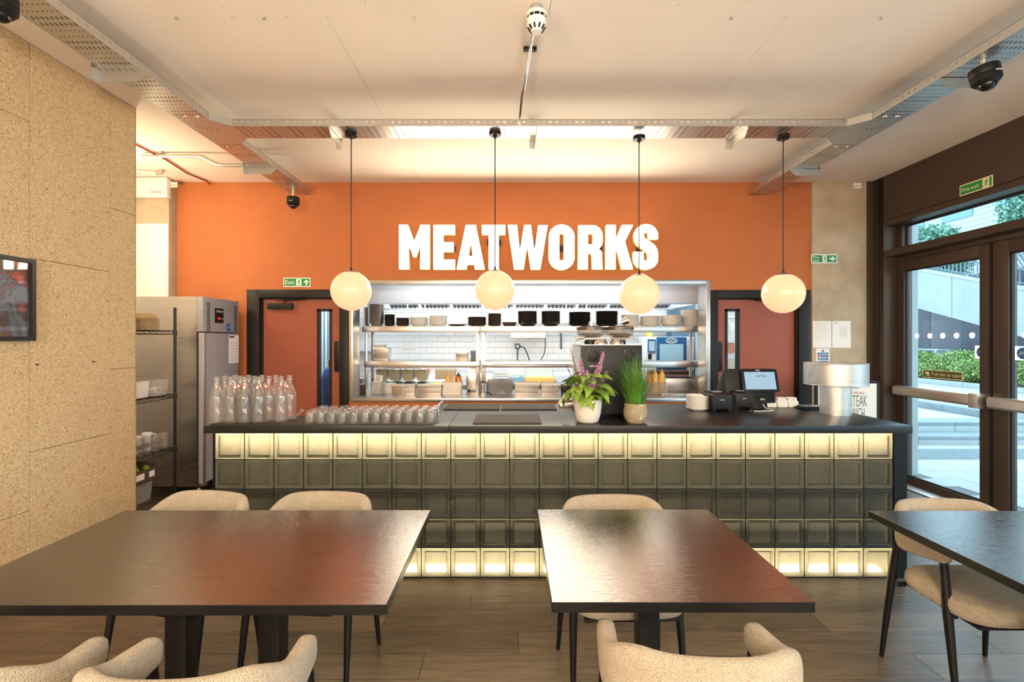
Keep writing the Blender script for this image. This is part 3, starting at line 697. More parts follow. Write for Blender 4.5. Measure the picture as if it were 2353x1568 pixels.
# notices on the column
def notice(x0, x1, y0, y1, label, kind):
    a, b = at(x0, y1, 5.597), at(x1, y0, 5.597); wd, ht = b.x - a.x, b.z - a.z
    t = thing('paper_notice', label, 'notice', ((a.x + b.x) / 2, 5.599, (a.z + b.z) / 2))
    MB().box(-wd / 2, wd / 2, -0.0015, 0, -ht / 2, ht / 2).build('sheet', 'paper', t)
    m = MB(); r = MB()
    if kind == 'text':
        for i in range(11):
            z = ht * 0.42 - i * ht * 0.062; w_ = wd * random.uniform(0.3, 0.8)
            (r if i in (3, 5, 8) else m).box(-wd * .42, -wd * .42 + w_, -0.002, -0.0015, z - .001, z + .001)
        m.build('print_lines', 'text_grey', t); r.build('red_lines', 'text_red', t)
    elif kind == 'plan':
        m.box(-wd * .38, -wd * .2, -0.002, -0.0015, ht * .41, ht * .43)
        for i in range(7): m.box(-wd * .08 + i * wd * .06, -wd * .08 + i * wd * .06 + .001, -0.002, -0.0015, -ht * .05 - (i % 3) * .02, ht * .28)
        for i in range(6): m.box(-wd * .1, wd * .32, -0.002, -0.0015, ht * .28 - i * ht * .07, ht * .28 - i * ht * .07 + .001)
        m.build('plan_drawing', 'text_grey', t)
    else:
        MB().cyl((0, -0.002, ht * .38), (0, -0.0015, ht * .38), wd * .09, n=20).build('warning_disc', 'blue_sign', t)
        text('exclamation', '!', wd * .025, wd * .1, 'sign_white', t, (0, -0.0022, ht * .38))
        MB().box(-wd * .4, wd * .4, -0.002, -0.0015, ht * .2, ht * .3).build('title_bar', 'blue_sign', t)
        text('title', 'Fire Action', wd * .62, ht * .06, 'sign_white', t, (0, -0.0022, ht * .25))
        for i, c in enumerate(('blue_sign', 'blue_sign', 'blue_sign', 'red_sign')):
            z = ht * .14 - i * ht * .14
            MB().box(-wd * .2, wd * .4, -0.002, -0.0015, z - ht * .06, z + ht * .045).build('instruction_bar', c, t)
            MB().box(-wd * .15, wd * .25, -0.0024, -0.002, z - ht * .01, z + ht * .005).build('instruction_line', 'sign_white', t)
            MB().box(-wd * .38, -wd * .25, -0.002, -0.0015, z - ht * .06, z + ht * .045).build('instruction_symbol', ('red_sign', 'green_sign', 'green_sign', 'red_sign')[i], t)
notice(1868, 1910.5, 738, 799.5, 'white notice sheet with printed text lines on the concrete column', 'text')
notice(1912.5, 1955, 738, 799.5, 'white notice sheet with a floor plan on the concrete column', 'plan')
notice(1875, 1906.5, 801, 849, 'blue and red Fire Action notice behind the perforated lamp', 'action')

# ------------------------------------------------------------------ MEATWORKS sign
def Z1(pts): return [((900 + x / 7.353), (500 + y / 7.353)) for x, y in pts]
def Z2(pts): return [((1210 + x / 7.353), (500 + y / 7.353)) for x, y in pts]
letters = []
letters.append(('M', [Z1([(125, 122), (272, 122), (380, 408), (490, 122), (638, 122), (638, 872), (480, 872), (485, 445), (405, 668), (365, 668), (278, 445), (290, 872), (125, 872)])]))
letters.append(('E', [Z1([(705, 127), (1067, 127), (1067, 285), (870, 285), (870, 418), (1045, 418), (1045, 578), (870, 578), (870, 713), (1067, 713), (1067, 877), (705, 877)])]))
letters.append(('A', [Z1([(1252, 127), (1422, 127), (1572, 875), (1407, 875), (1390, 795), (1275, 795), (1262, 875), (1097, 875)]), Z1([(1335, 395), (1370, 650), (1298, 650)])]))
letters.append(('T', [Z1([(1525, 127), (1920, 127), (1920, 287), (1808, 287), (1808, 875), (1640, 875), (1640, 287), (1525, 287)])]))
letters.append(('W', [Z1([(1960, 127), (2118, 127), (2165, 570), (2240, 127), (2353, 127)]) + Z2([(72, 127), (135, 580), (197, 130), (358, 130), (232, 877), (72, 877), (12, 490)]) + Z1([(2228, 875), (2068, 875)])]))
letters.append(('O', [Z2(arc(592, 330, 218, 212, 180, 360, 14) + arc(592, 670, 218, 215, 0, 180, 14)), Z2(arc(592, 305, 40, 40, 180, 360, 8) + arc(592, 690, 40, 40, 0, 180, 8))]))
letters.append(('R', [Z2([(875, 130), (1110, 130)] + arc(1110, 305, 175, 175, 270, 360, 8) + [(1285, 400)] + arc(1200, 400, 85, 125, 0, 65, 5) + [(1222, 525)] + arc(1190, 620, 85, 90, 300, 360, 5) + [(1278, 820), (1290, 873), (1112, 873), (1105, 670)] + arc(1060, 650, 45, 45, 0, -90, 5) + [(1035, 605), (1035, 873), (870, 873)]),
    Z2([(1035, 270)] + arc(1085, 305, 37, 35, 270, 360, 5) + arc(1085, 420, 37, 37, 0, 90, 5) + [(1035, 457)])]))
letters.append(('K', [Z2([(1343, 127), (1510, 127), (1508, 375), (1610, 127), (1800, 127), (1662, 405), (1800, 873), (1612, 873), (1527, 530), (1505, 580), (1505, 873), (1338, 873)])]))
letters.append(('S', [Z2(arc(2020, 310, 203, 198, 180, 360, 14) + [(2223, 365), (2060, 365), (2060, 290)] + arc(2023, 285, 37, 40, 0, -180, 7) + [(1990, 320)] + [(2000, 350), (2040, 380), (2110, 420), (2175, 480), (2210, 545), (2223, 610)] + arc(2015, 690, 208, 192, 0, 180, 14) + [(1805, 580), (1978, 580), (1978, 690)] + arc(2015, 692, 38, 38, 180, 0, 7) + [(2053, 640), (2040, 590), (1990, 550), (1920, 505), (1860, 450), (1825, 385)])]))
ys = 5.50
ms = thing('wall_sign', 'illuminated MEATWORKS sign of white channel letters on the orange wall', 'sign', (0, ys, 2.39))
for ch, loops in letters:
    L = []
    for lp in loops:
        q = [(px(x, ys), pz(y, ys) - 2.39) for x, y in lp]
        L.append(q)
    me = curve_mesh('letter', L, 0.035, ['sign_glow', 'sign_side_glow'])
    for v in me.vertices: v.co = (v.co.x, -v.co.z, v.co.y)
    me.update()
    for pl in me.polygons: pl.material_index = 0 if pl.normal.y < -0.7 else 1
    o = put('letter', me, ms, (0, 0.035, 0))
    o['label'] = 'glowing letter ' + ch
    zc = sum(p_[1] for p_ in L[0]) / len(L[0]); xc = sum(p_[0] for p_ in L[0]) / len(L[0])
    MB().box(xc - 0.08, xc + 0.08, 0.07, 0.132, zc - 0.03, zc + 0.03).build('stand_off', 'black_metal', ms)

# ------------------------------------------------------------------ cable trays
TZ = H + 1.66          # underside
def tray_run(root, ax, a0, a1, b0, b1, lips=(1, 1)):
    """ax 'x' or 'y': direction; b0,b1: the two edges"""
    n = 1
    me = bpy.data.meshes.new('tray_base')
    if ax == 'y': vs = [(b0, a0, 0), (b1, a0, 0), (b1, a1, 0), (b0, a1, 0)]; uv = [(0, 0), (0, abs(b1 - b0)), (abs(a1 - a0), abs(b1 - b0)), (abs(a1 - a0), 0)]
    else: vs = [(a0, b0, 0), (a1, b0, 0), (a1, b1, 0), (a0, b1, 0)]; uv = [(0, 0), (abs(a1 - a0), 0), (abs(a1 - a0), abs(b1 - b0)), (0, abs(b1 - b0))]
    me.from_pydata(vs, [], [(0, 1, 2, 3)]); ul = me.uv_layers.new()
    for i in range(4): ul.data[i].uv = uv[i]
    me.materials.append(MATS['tray_perf']); put('tray_base', me, root)
    for k, b in enumerate((b0, b1)):
        if not lips[k]: continue
        l = MB()
        me = bpy.data.meshes.new('tray_lip')
        if ax == 'y': vs = [(b, a0, 0), (b, a1, 0), (b, a1, .055), (b, a0, .055)]
        else: vs = [(a0, b, 0), (a1, b, 0), (a1, b, .055), (a0, b, .055)]
        me.from_pydata(vs, [], [(0, 1, 2, 3)]); ul = me.uv_layers.new(); L = abs(a1 - a0)
        for i, q in enumerate([(0, -0.0025), (L, -0.0025), (L, .0025), (0, .0025)]): ul.data[i].uv = (q[0], (0.0126 - 0.017) if q[1] < 0 else (0.0126 - 0.017 + .055))
        # one row of slots only: above the row the uv stays within one cell
        for i, vv in enumerate((-0.0043, -0.0043, 0.0247, 0.0247)): ul.data[i].uv = (ul.data[i].uv[0], vv + 0.0003)
        me.materials.append(MATS['tray_perf']); put('tray_lip', me, root)
        e = 0.012 if k == 0 else -0.012
        if ax == 'y': MB().box(b, b + e * (1 if b0 < b1 else -1), a0, a1, .053, .055).build('tray_flange', 'galvanised', root)
        else: MB().box(a0, a1, b, b + e * (1 if b0 < b1 else -1), .053, .055).build('tray_flange', 'galvanised', root)
X1a, X1b, X2a, X2b, TYa, TYb = -2.505, -2.277, 2.722, 2.955, 3.756, 3.982
CH = 0.11
tr = thing('cable_tray', 'long perforated galvanised cable tray crossing above the pendant lamps', 'cable tray', (0, 0, TZ))
tray_run(tr, 'x', X1b + CH, X2a - CH, TYa, TYb)
tl = thing('cable_tray', 'perforated galvanised cable tray running along the left side of the ceiling', 'cable tray', (0, 0, TZ))
tray_run(tl, 'y', -1.0, TYa - CH, X1a, X1b); tray_run(tl, 'y', TYb + CH, 5.49, X1a, X1b)
trr = thing('cable_tray', 'perforated galvanised cable tray running along the right side of the ceiling', 'cable tray', (0, 0, TZ))
tray_run(trr, 'y', -1.0, TYa - CH, X2b, X2a); tray_run(trr, 'y', TYb + CH, 5.49, X2b, X2a)
def cables(label, ax, a0, a1, b0, b1):
    t = thing('cable_bundle', label, 'cables', (0, 0, TZ + .009)); n = 8
    for k in range(n):
        b = b0 + (b1 - b0) * (k + .8) / (n + .6); pts = []
        for i in range(13):
            u = a0 + (a1 - a0) * i / 12; q = b + random.uniform(-.004, .004); pts.append((u, q, 0) if ax == 'x' else (q, u, 0))
        MB().tube(pts, 0.0078, 6).build('cable', 'black_plastic' if k % 3 else 'brown_ceramic', t)
cables('dark cables lying in the long cable tray', 'x', X1b + CH, X2a - CH, TYa, TYb)
cables('dark cables lying in the left cable tray', 'y', 0.5, 5.45, X1a, X1b)
cables('dark cables lying in the right cable tray', 'y', 0.5, 5.45, X2a, X2b)
def junction(root, xo, xi, s):
    MB().prism([(xo, TYa - CH), (xi, TYa - CH), (xi + s * CH, TYa), (xi + s * CH, TYb), (xi, TYb + CH), (xo, TYb + CH)], 'z', 0.0005, 0.002).build('junction_plate', 'galvanised', root)
    for (a, b) in (((xi, TYa - CH), (xi + s * CH, TYa)), ((xi + s * CH, TYb), (xi, TYb + CH))):
        m = MB(); m.quad((a[0], a[1], 0), (b[0], b[1], 0), (b[0], b[1], .055), (a[0], a[1], .055)).build('corner_lip', 'galvanised', root)
    m = MB(); m.quad((xo, TYa - CH, 0), (xo, TYb + CH, 0), (xo, TYb + CH, .055), (xo, TYa - CH, .055)).build('corner_lip', 'galvanised', root)
    for yy in (TYa - CH - .05, TYb + CH + .06):
        for f in (0.3, 0.7):
            x = xo + (xi - xo) * f; MB().box(x - .016, x + .016, yy - .012, yy + .012, -0.003, 0).cyl((x, yy, -0.008), (x, yy, 0), 0.006, n=8).build('splice_bolt', 'chrome', root)
    for k in range(5):
        x = xo + (xi - xo) * (0.25 + 0.14 * k); MB().cyl((x, TYa + .02 + 0.01 * k, -0.001), (x, TYa + .02 + 0.01 * k, 0.001), 0.006, n=8).build('punched_hole', 'black_metal', root)
junction(tl, X1a, X1b, 1); junction(trr, X2b, X2a, -1)
def bracket(label, loc, rz, ln=0.29):
    """cantilever arm: perforated top flange, tapered web hanging below, fixing plate up to the ceiling"""
    b = thing('tray_bracket', label, 'bracket', loc, rz)
    MB().prism([(0, 0), (ln, 0), (ln, -0.02), (ln - 0.05, -0.065), (0, -0.065)], 'y', 0, 0.003).build('web', 'galvanised', b)
    MB().box(0, ln, -0.045, 0.003, -0.003, 0).build('flange', 'galvanised', b)
    MB().box(-0.004, 0.0, -0.045, 0.003, -0.065, CEIL - TZ - 0.002).build('end_plate', 'galvanised', b)
    for k in range(6): MB().box(0.03 + k * .04, 0.035 + k * .04, -0.038, -0.008, -0.0036, -0.003).build('slot', 'black_metal', b)
    return b
bracket('steel tray bracket nearest the camera under the left cable tray', (X1a - 0.05, F * 1.60 / (781 - 186) * 1.0, TZ), 0)
bracket('steel tray bracket under the far left cable tray end', (X1a - 0.05, 4.66, TZ), 0)
b = bracket('steel tray bracket beside the right dome camera', (X2b + 0.05, 3.06, TZ), PI); 
b = bracket('steel tray bracket under the far right cable tray end', (X2b + 0.05, 4.70, TZ), PI)
bracket('steel tray bracket left of the first pendant lamp', (-1.415, TYb + 0.06, TZ), -PI / 2)
bracket('steel tray bracket between the second and third pendant lamps', (0.20, TYb + 0.06, TZ), -PI / 2)
bracket('steel tray bracket left of the fourth pendant lamp', (1.84, TYb + 0.06, TZ), -PI / 2)
# red cable clipped to the ceiling, conduits
tag(MB().tube([at(300, 326, 4.44), at(380, 366, 4.87), at(430, 398, 5.27), at(476, 417, 5.55), at(482, 423, 5.61)], 0.009).build('red_cable', 'red_conduit'), 'thin red cable running along the ceiling to the orange wall', 'cable')
cy_ = 4.72
pts = [(-3.6, cy_, CEIL - .04), (-3.08, cy_, CEIL - .04), (-3.02, cy_, CEIL - .045), (-2.93, cy_, CEIL - .09), (-2.86, cy_, CEIL - .125), (-2.78, cy_, CEIL - .13), (-2.50, cy_, CEIL - .13)]
cd = thing('steel_conduit', 'bent steel conduit running into the left cable tray', 'conduit', (0, 0, 0))
MB().tube(pts, 0.017, 12).build('pipe', 'galvanised', cd)
MB().box(-3.43, -3.39, cy_ - .03, cy_ + .03, CEIL - .02, CEIL).build('saddle', 'galvanised', cd)
fx = thing('pipe_fitting', 'small metal elbow fitting above the white casing', 'pipe fitting', tuple(at(372, 397, 5.2)))
MB().tube([(0, 0, 0.07), (0, 0, 0.0), (-0.06, 0, -0.01)], 0.02, 10).build('elbow', 'pewter', fx); MB().cyl((-0.05, 0, -0.01), (-0.6, 0, 0.06), 0.01, n=8).build('pipe', 'white_paint', fx)
# smoke detector and its conduit
Yd = 2.66; xd = px(1233, Yd)
sd = thing('smoke_detector', 'white smoke detector mounted on the ceiling above the counter', 'smoke detector', (xd, Yd, CEIL))
MB().cyl((0, 0, -0.035), (0, 0, 0), 0.035, n=28).build('base', 'galvanised', sd)
MB().lathe([(0.03, -0.035), (0.056, -0.04), (0.060, -0.055), (0.053, -0.06)], 32).build('mounting_ring', 'white_plastic', sd)
MB().lathe([(0.048, -0.06), (0.048, -0.075)], 32).build('vent_ring', 'black_frame', sd)
for k in range(10):
    a = 2 * PI * k / 10; MB().box(-.003, .003, -.002, .002, -0.075, -0.06).build('vent_rib', 'white_plastic', sd, loc=(0.05 * math.cos(a), 0.05 * math.sin(a), 0), rot=(0, 0, a))
MB().lathe([(0.053, -0.075), (0.054, -0.10), (0.05, -0.112), (0.030, -0.135), (0.027, -0.142), (0.001, -0.142)], 32).build('body', 'white_plastic', sd)
for k in range(10):
    a = 2 * PI * k / 10; MB().box(-.004, .004, -.0045, .0045, -0.012, 0.012).build('vent_slot', 'black_frame', sd, loc=(0.041 * math.cos(a), 0.041 * math.sin(a), -0.123), rot=(0.0, 0.65, a))
cd2 = thing('steel_conduit', 'straight steel conduit joining the smoke detector to the long cable tray', 'conduit', (0, 0, 0))
MB().tube([(xd - .005, 2.7, CEIL - .03), (xd - .03, 3.2, CEIL - .03), (xd - .045, 3.42, CEIL - .035), (xd - .06, 3.5, CEIL - .06), (xd - .07, 3.66, CEIL - .125), (xd - .075, 3.72, CEIL - .14), (xd - .076, 3.78, CEIL - .14)], 0.011, 12).build('pipe', 'chrome', cd2)
MB().box(xd - .062, xd + .02, 3.02, 3.05, CEIL - .02, CEIL).build('saddle', 'black_frame', cd2)
for k in (-.052, .01): MB().cyl((xd + k, 3.035, CEIL - .028), (xd + k, 3.035, CEIL - .02), 0.006, n=8).build('saddle_bolt', 'chrome', cd2)
# dome cameras
def dome_cam(label, loc, r, drop, tilt):
    c = thing('dome_camera', label, 'security camera', loc)
    MB().cyl((0, 0, -drop), (0, 0, 0), 0.014, n=12).build('stem', 'galvanised', c)
    rot = tilt
    MB().lathe([(0.001, -0.0), (r * .97, -0.0), (r, -0.006), (r, -r * .62), (r * .985, -r * .65), (r, -r * .68), (r * .98, -r * 1.15), (r * .72, -r * 1.45), (r * .6, -r * 1.46)], 36).build('housing', 'black_plastic', c, loc=(0, 0, -drop), rot=rot)
    MB().lathe([(r * .62 * math.sin(a * PI / 16), -r * 1.4 - r * .55 * math.cos(a * PI / 16)) for a in range(9)][0:], 28).build('dome', 'dome_glass', c, loc=(0, 0, -drop), rot=rot)
    MB().sphere((0, 0, -r * 1.5), r * .3, 16, 8).build('lens', 'black_metal', c, loc=(0, 0, -drop), rot=rot)
    MB().box(-r * .25, r * .3, -r - .001, -r + .002, -r * .82, -r * .76).build('maker_mark', 'sign_white', c, loc=(0, 0, -drop), rot=rot)
dome_cam('black dome camera hanging under the right cable tray', (2.80, 2.865, TZ), 0.072, 0.05, (-0.12, -0.12, 0.1))
dome_cam('black dome camera hanging from the far end of the left cable tray', (-2.40, 5.33, TZ), 0.066, 0.09, (0, 0, 0))
dome_cam('black dome camera at the near end of the left cable tray', (-2.43, 2.30, TZ), 0.066, 0.02, (0, 0, 0))

# ------------------------------------------------------------------ pendant lamps
PY = 3.872
def pendant():
    t = thing('pendant_lamp', 'x', 'pendant lamp', (0, 0, 0), group='globe pendants over the counter')
    R = 0.158; zc = 1.967
    MB().lathe([(0.001, TZ - 0.032), (0.045, TZ - 0.032), (0.048, TZ - 0.028), (0.048, TZ - 0.002), (0.001, TZ - 0.002)], 32).build('ceiling_rose', 'black_plastic', t)
    MB().lathe([(0.003, TZ - 0.07), (0.006, TZ - 0.055), (0.02, TZ - 0.032)], 16).build('cord_grip', 'black_plastic', t)
    MB().cyl((0, 0, zc + R + .02), (0, 0, TZ - 0.05), 0.0042, n=8).build('cord', 'cord', t)
    MB().lathe([(0.0045, zc + R + .034), (0.009, zc + R + .03), (0.009, zc + R + .005)], 12).build('neck', 'black_plastic', t)
    MB().lathe([(0.001, zc + R + .007), (0.03, zc + R + .004), (0.064, zc + R - .012), (0.066, zc + R - .017)], 32).build('cap', 'pewter', t)
    k = 20; a0 = math.asin(0.062 / R)
    prof = [(max(1e-4, R * math.sin(PI - (PI - a0) * i / k)), zc + R * math.cos(PI - (PI - a0) * i / k)) for i in range(k + 1)]
    MB().lathe(prof, 48).build('globe', 'globe_glow', t)
    return t
pend = pendant()
for i, (xp, lab) in enumerate([(807, 'leftmost white globe pendant lamp over the glass bottles'), (1137.5, 'white globe pendant lamp below the letter T of the sign'), (1468.5, 'white globe pendant lamp below the letter S, above the coffee machine'), (1799.5, 'rightmost white globe pendant lamp in front of the right door')]):
    x = px(xp, PY)
    if i == 0: pend.location = (x, PY, 0); pend['label'] = lab
    else: dup(pend, (x, PY, -0.028 if i == 2 else (-0.02 if i == 3 else 0.006)), 0, lab)
# ------------------------------------------------------------------ bar counter of glass blocks
BY, PITCH = 3.195, 0.195
bc = thing('bar_counter', 'long bar counter faced with backlit frosted glass blocks', 'bar counter', (0, BY, 0))
bx0 = -1.958
def block_mesh():
    m = MB(); s = 0.1895; d = 0.075; o = 0.003; r = 0.028; q = 0.010
    def ring(i, y): return [(i, y, i), (s - i, y, i), (s - i, y, s - i), (i, y, s - i)]
    rings = [ring(0, d), ring(0, 0.004), ring(o, 0), ring(r - 0.009, 0.0), ring(r - 0.003, 0.003), ring(r, 0.010)]
    mi = [2, 0, 0, 0, 0]
    for k, (a, b) in enumerate(zip(rings, rings[1:])):
        for j in range(4): m.quad(a[j], a[(j + 1) % 4], b[(j + 1) % 4], b[j], mi[k])
    m.add(rings[-1], [(0, 1, 2, 3)], 1)
    return m.mesh('glass_block', ['block_rim', 'block_pane', 'block_wall'], smooth=0)
bme = block_mesh()
for r in range(5):
    for c in range(23):
        o = put('glass_block', bme, bc, (bx0 + c * PITCH + 0.00275, 0, 0.003 + r * PITCH + 0.00275))
        if r == 4: o.scale = (1, 1, (0.9635 - 0.78575) / 0.1895)       # top course cut to fit under the worktop
gr = MB()
for c in range(24): gr.box(bx0 + c * PITCH - .0028, bx0 + c * PITCH + .0028, 0.004, 0.07, 0, 0.9635)
for r in range(5): gr.box(bx0, bx0 + 23 * PITCH, 0.0045, 0.07, 0.003 + r * PITCH - .0028, 0.003 + r * PITCH + .0028)
gr.build('grout_grid', 'counter_black', bc, smooth=0)
MB().box(bx0 - 0.012, bx0 - .003, 0, 0.3, 0, 0.963).build('end_panel', 'counter_black', bc)
MB().box(2.5285, 2.614, -0.004, 1.0, 0, 0.963).build('end_panel', 'counter_black', bc)
MB().box(bx0, 2.5285, 0.29, 0.31, 0, 0.963).build('back_panel', 'counter_black', bc)
MB().box(bx0, 2.5285, 0.08, 0.29, 0.0, 0.004).build('cavity_floor', 'counter_black', bc)
MB().box(bx0 + .02, 2.5, 0.10, 0.112, 0.945, 0.957).build('led_strip', 'led_glow', bc)
MB().box(bx0 + .02, 2.5, 0.09, 0.20, 0.0045, 0.0065).build('led_strip', 'led_low_glow', bc)
MB().box(bx0, 2.5285, 0.076, 0.288, 0.779, 0.787).build('divider', 'counter_black', bc)
MB().box(bx0 + .02, 2.5, 0.265, 0.277, 0.766, 0.778).build('led_strip', 'led_mid_fill', bc)  # extra strip added under the divider to brighten the middle rows
MB().box(-0.40, 2.614, 0.31, 0.99, 0.05, 0.963).build('carcass', 'counter_black', bc)
wt = thing('worktop', 'black worktop section under the bottles and tumblers on the left of the bar', 'worktop', (0, 0, 0.964))
MB().prism([(-2.005, 3.155), (-0.409, 3.155), (-0.409, 4.216), (-0.595, 4.216), (-0.595, 3.53), (-2.005, 3.53)], 'z', 0, 0.05).build('slab', 'worktop', wt, bevel=0.002, smooth=20)
wt2 = thing('worktop', 'wide black worktop section carrying the coffee machine and till', 'worktop', (0, 0, 0.964))
MB().box(-0.407, 2.622, 3.155, 4.216, 0, 0.05).build('slab', 'worktop', wt2, bevel=0.002, smooth=20)
WZ = 1.014
tag(MB().box(-0.60, -0.585, 3.93, 4.21, 0, 0.03).build('steel_edge', 'steel', loc=(0, 0, WZ)), 'short steel edge strip at the inner corner of the worktop', 'edge strip')
# mats
def barmat(label, x0, x1, y0, y1, h=0.01):
    t = tag(MB().box(x0, x1, y0, y1, 0, h).build('bar_mat', 'bar_mat', bevel=0.002, loc=(0, 0, WZ)), label, 'mat'); return t
barmat('black rubber bar mat at the front of the worktop', -0.254, 0.205, 3.21, 3.58)
barmat('black rubber bar mat at the back of the worktop, left one', -0.54, -0.094, 3.86, 4.19, 0.008)
barmat('black rubber bar mat at the back of the worktop, right one', -0.076, 0.368, 3.86, 4.19, 0.008)
tag(MB().box(-1.97, -0.52, 3.165, 3.525, 0, 0.006).build('glass_mat', 'bar_mat', loc=(0, 0, WZ)), 'thin brown drainer mat under the bottles and tumblers', 'mat')
tag(MB().box(px(1285, 4.05), px(1335, 4.05), 4.0, 4.1, 0, 0.03).build('rail_block', 'pewter', bevel=0.003, loc=(0, 0, WZ)), 'low brown metal rail behind the flowering plant pot', 'rail')

# ------------------------------------------------------------------ dining tables
def table(label, x0, x1, y0, y1, legs, rz=0):
    cx, cy = (x0 + x1) / 2, (y0 + y1) / 2
    t = thing('dining_table', label, 'table', (cx, cy, 0), rz)
    w_, d_ = (x1 - x0) / 2, (y1 - y0) / 2
    m = MB().box(-w_, w_, -d_, d_, 0.727, 0.76)
    o = m.build('table_top', ['table_stone', 'black_metal'], t, bevel=0.0015, seg=1, smooth=0)
    for p in o.data.polygons: p.material_index = 0 if p.normal.z > 0.9 else 1
    for lx in legs:
        MB().box(lx - .04, lx + .04, -.04, .04, 0.02, 0.715).build('column', 'black_metal', t, bevel=0.003)
        MB().box(lx - .22, lx + .22, -.22, .22, 0.715, 0.727).build('mounting_plate', 'black_metal', t, bevel=0.002)
    a = min(legs) - .21; b = max(legs) + .21
    MB().box(a, b, -.25, .25, 0.0, 0.02).build('base_plate', 'black_metal', t, bevel=0.004)
    return t
table('wide dark stone-topped table on the left with two black columns', -1.84, -0.384, 1.485, 2.313, (-0.18, 0.18), 0.003)
table('square dark stone-topped table in the middle', 0.127, 0.946, 1.501, 2.324, (0.0,))
table('dark stone-topped table at the right edge reflecting daylight', 1.705, 2.53, 1.48, 2.305, (0.0,))

# ------------------------------------------------------------------ boucle chairs
def chair():
    t = thing('dining_chair', 'x', 'chair', (0, 0, 0), group='beige boucle dining chairs')
    # path of the wrap-around back in plan, from left arm tip to right arm tip (chair faces +y)
    pts = []
    hw, yt, yb = 0.238, 0.10, -0.248
    n = 36
    for i in range(n + 1):
        u = i / n
        if u < 0.2: x, y = -hw + 0.012 * (1 - u / 0.2), yt + (-0.06 - yt) * u / 0.2
        elif u > 0.8: q = (1 - u) / 0.2; x, y = hw - 0.012 * (1 - q), yt + (-0.06 - yt) * q
        else:
            a = PI + PI * (u - 0.2) / 0.6; ca, sa = math.cos(a), math.sin(a)
            e = 2 / 2.7
            x = hw * math.copysign(abs(ca) ** e, ca); y = -0.06 + (yb + 0.06) * abs(sa) ** e
        pts.append(Vector((x, y, 0)))
    vs = []; fs = []; kk = 18
    for i, p in enumerate(pts):
        u = abs(i / n - 0.5) * 2            # 0 back centre, 1 tip
        d = (pts[min(i + 1, n)] - pts[max(i - 1, 0)]).normalized(); nr = Vector((d.y, -d.x, 0))
        sm = u * u * (3 - 2 * u)
        top = 0.785 - 0.075 * min(1, max(0, (u - 0.28) / 0.32)) ** 1.6 - 0.02 * max(0, (u - .6) / .4); bot = 0.545 + 0.06 * sm
        th = 0.033 - 0.004 * sm
        if i in (0, n): th *= 0.55; top -= 0.02; bot += 0.02
        zc, hh = (top + bot) / 2, (top - bot) / 2
        lean = 0.10 * (1 - u)              # back leans outwards
        for j in range(kk):
            a = 2 * PI * j / kk; ca, sa = math.cos(a), math.sin(a); e = 2 / 3.2
            off = th * math.copysign(abs(ca) ** e, ca); zz = zc + hh * math.copysign(abs(sa) ** (2 / 3.6), sa)
            q = p + nr * (off + lean * (zz - 0.67) * 0.5); vs.append((q.x, q.y, zz))
    for i in range(n):
        for j in range(kk): fs.append((i * kk + j, i * kk + (j + 1) % kk, (i + 1) * kk + (j + 1) % kk, (i + 1) * kk + j))
    fs += [tuple(range(kk))[::-1], tuple(range(n * kk, (n + 1) * kk))]
    m = MB(); m.add(vs, fs); o = m.build('backrest', 'boucle', t, smooth=60)
    sd_ = o.modifiers.new('s', 'SUBSURF'); sd_.levels = 1; sd_.render_levels = 1
    # seat pad: rounded superellipse slab
    m = MB(); prof = [(0.90, 0.405), (0.975, 0.415), (1.0, 0.44), (0.985, 0.468), (0.93, 0.482), (0.6, 0.490), (0.01, 0.492)]
    n2 = 48; vs = []
    for r, z in prof:
        for i in range(n2):
            a = 2 * PI * i / n2; ca, sa = math.cos(a), math.sin(a); e = 2 / 4.2
            vs.append((0.245 * r * math.copysign(abs(ca) ** e, ca), 0.015 + 0.215 * r * math.copysign(abs(sa) ** e, sa), z))
    fs = [(a * n2 + i, a * n2 + (i + 1) % n2, (a + 1) * n2 + (i + 1) % n2, (a + 1) * n2 + i) for a in range(len(prof) - 1) for i in range(n2)]
    fs += [tuple(range(n2))[::-1], tuple(range((len(prof) - 1) * n2, len(prof) * n2))]
    m.add(vs, fs); m.build('seat', 'boucle', t, smooth=60)
    for sx in (-1, 1):
        MB().tube([(sx * 0.222, -0.185, 0.60), (sx * 0.236, -0.212, 0.38), (sx * 0.258, -0.245, 0.0)], [0.017, 0.019, 0.010], 14).build('leg', 'black_metal', t)
        MB().tube([(sx * 0.226, 0.062, 0.65), (sx * 0.234, 0.095, 0.40), (sx * 0.245, 0.155, 0.0)], [0.017, 0.019, 0.010], 14).build('leg', 'black_metal', t)
        MB().box(sx * 0.20, sx * 0.236, -0.015, 0.015, 0.385, 0.41).build('side_bracket', 'black_metal', t, loc=(0, 0.09, 0))
        MB().box(sx * 0.20, sx * 0.240, -0.015, 0.015, 0.385, 0.41).build('side_bracket', 'black_metal', t, loc=(0, -0.2 + 0.02, 0))
    MB().box(-0.20, 0.20, -0.19, 0.20, 0.392, 0.406).build('seat_board', 'black_metal', t, bevel=0.003)
    return t
ch = chair()
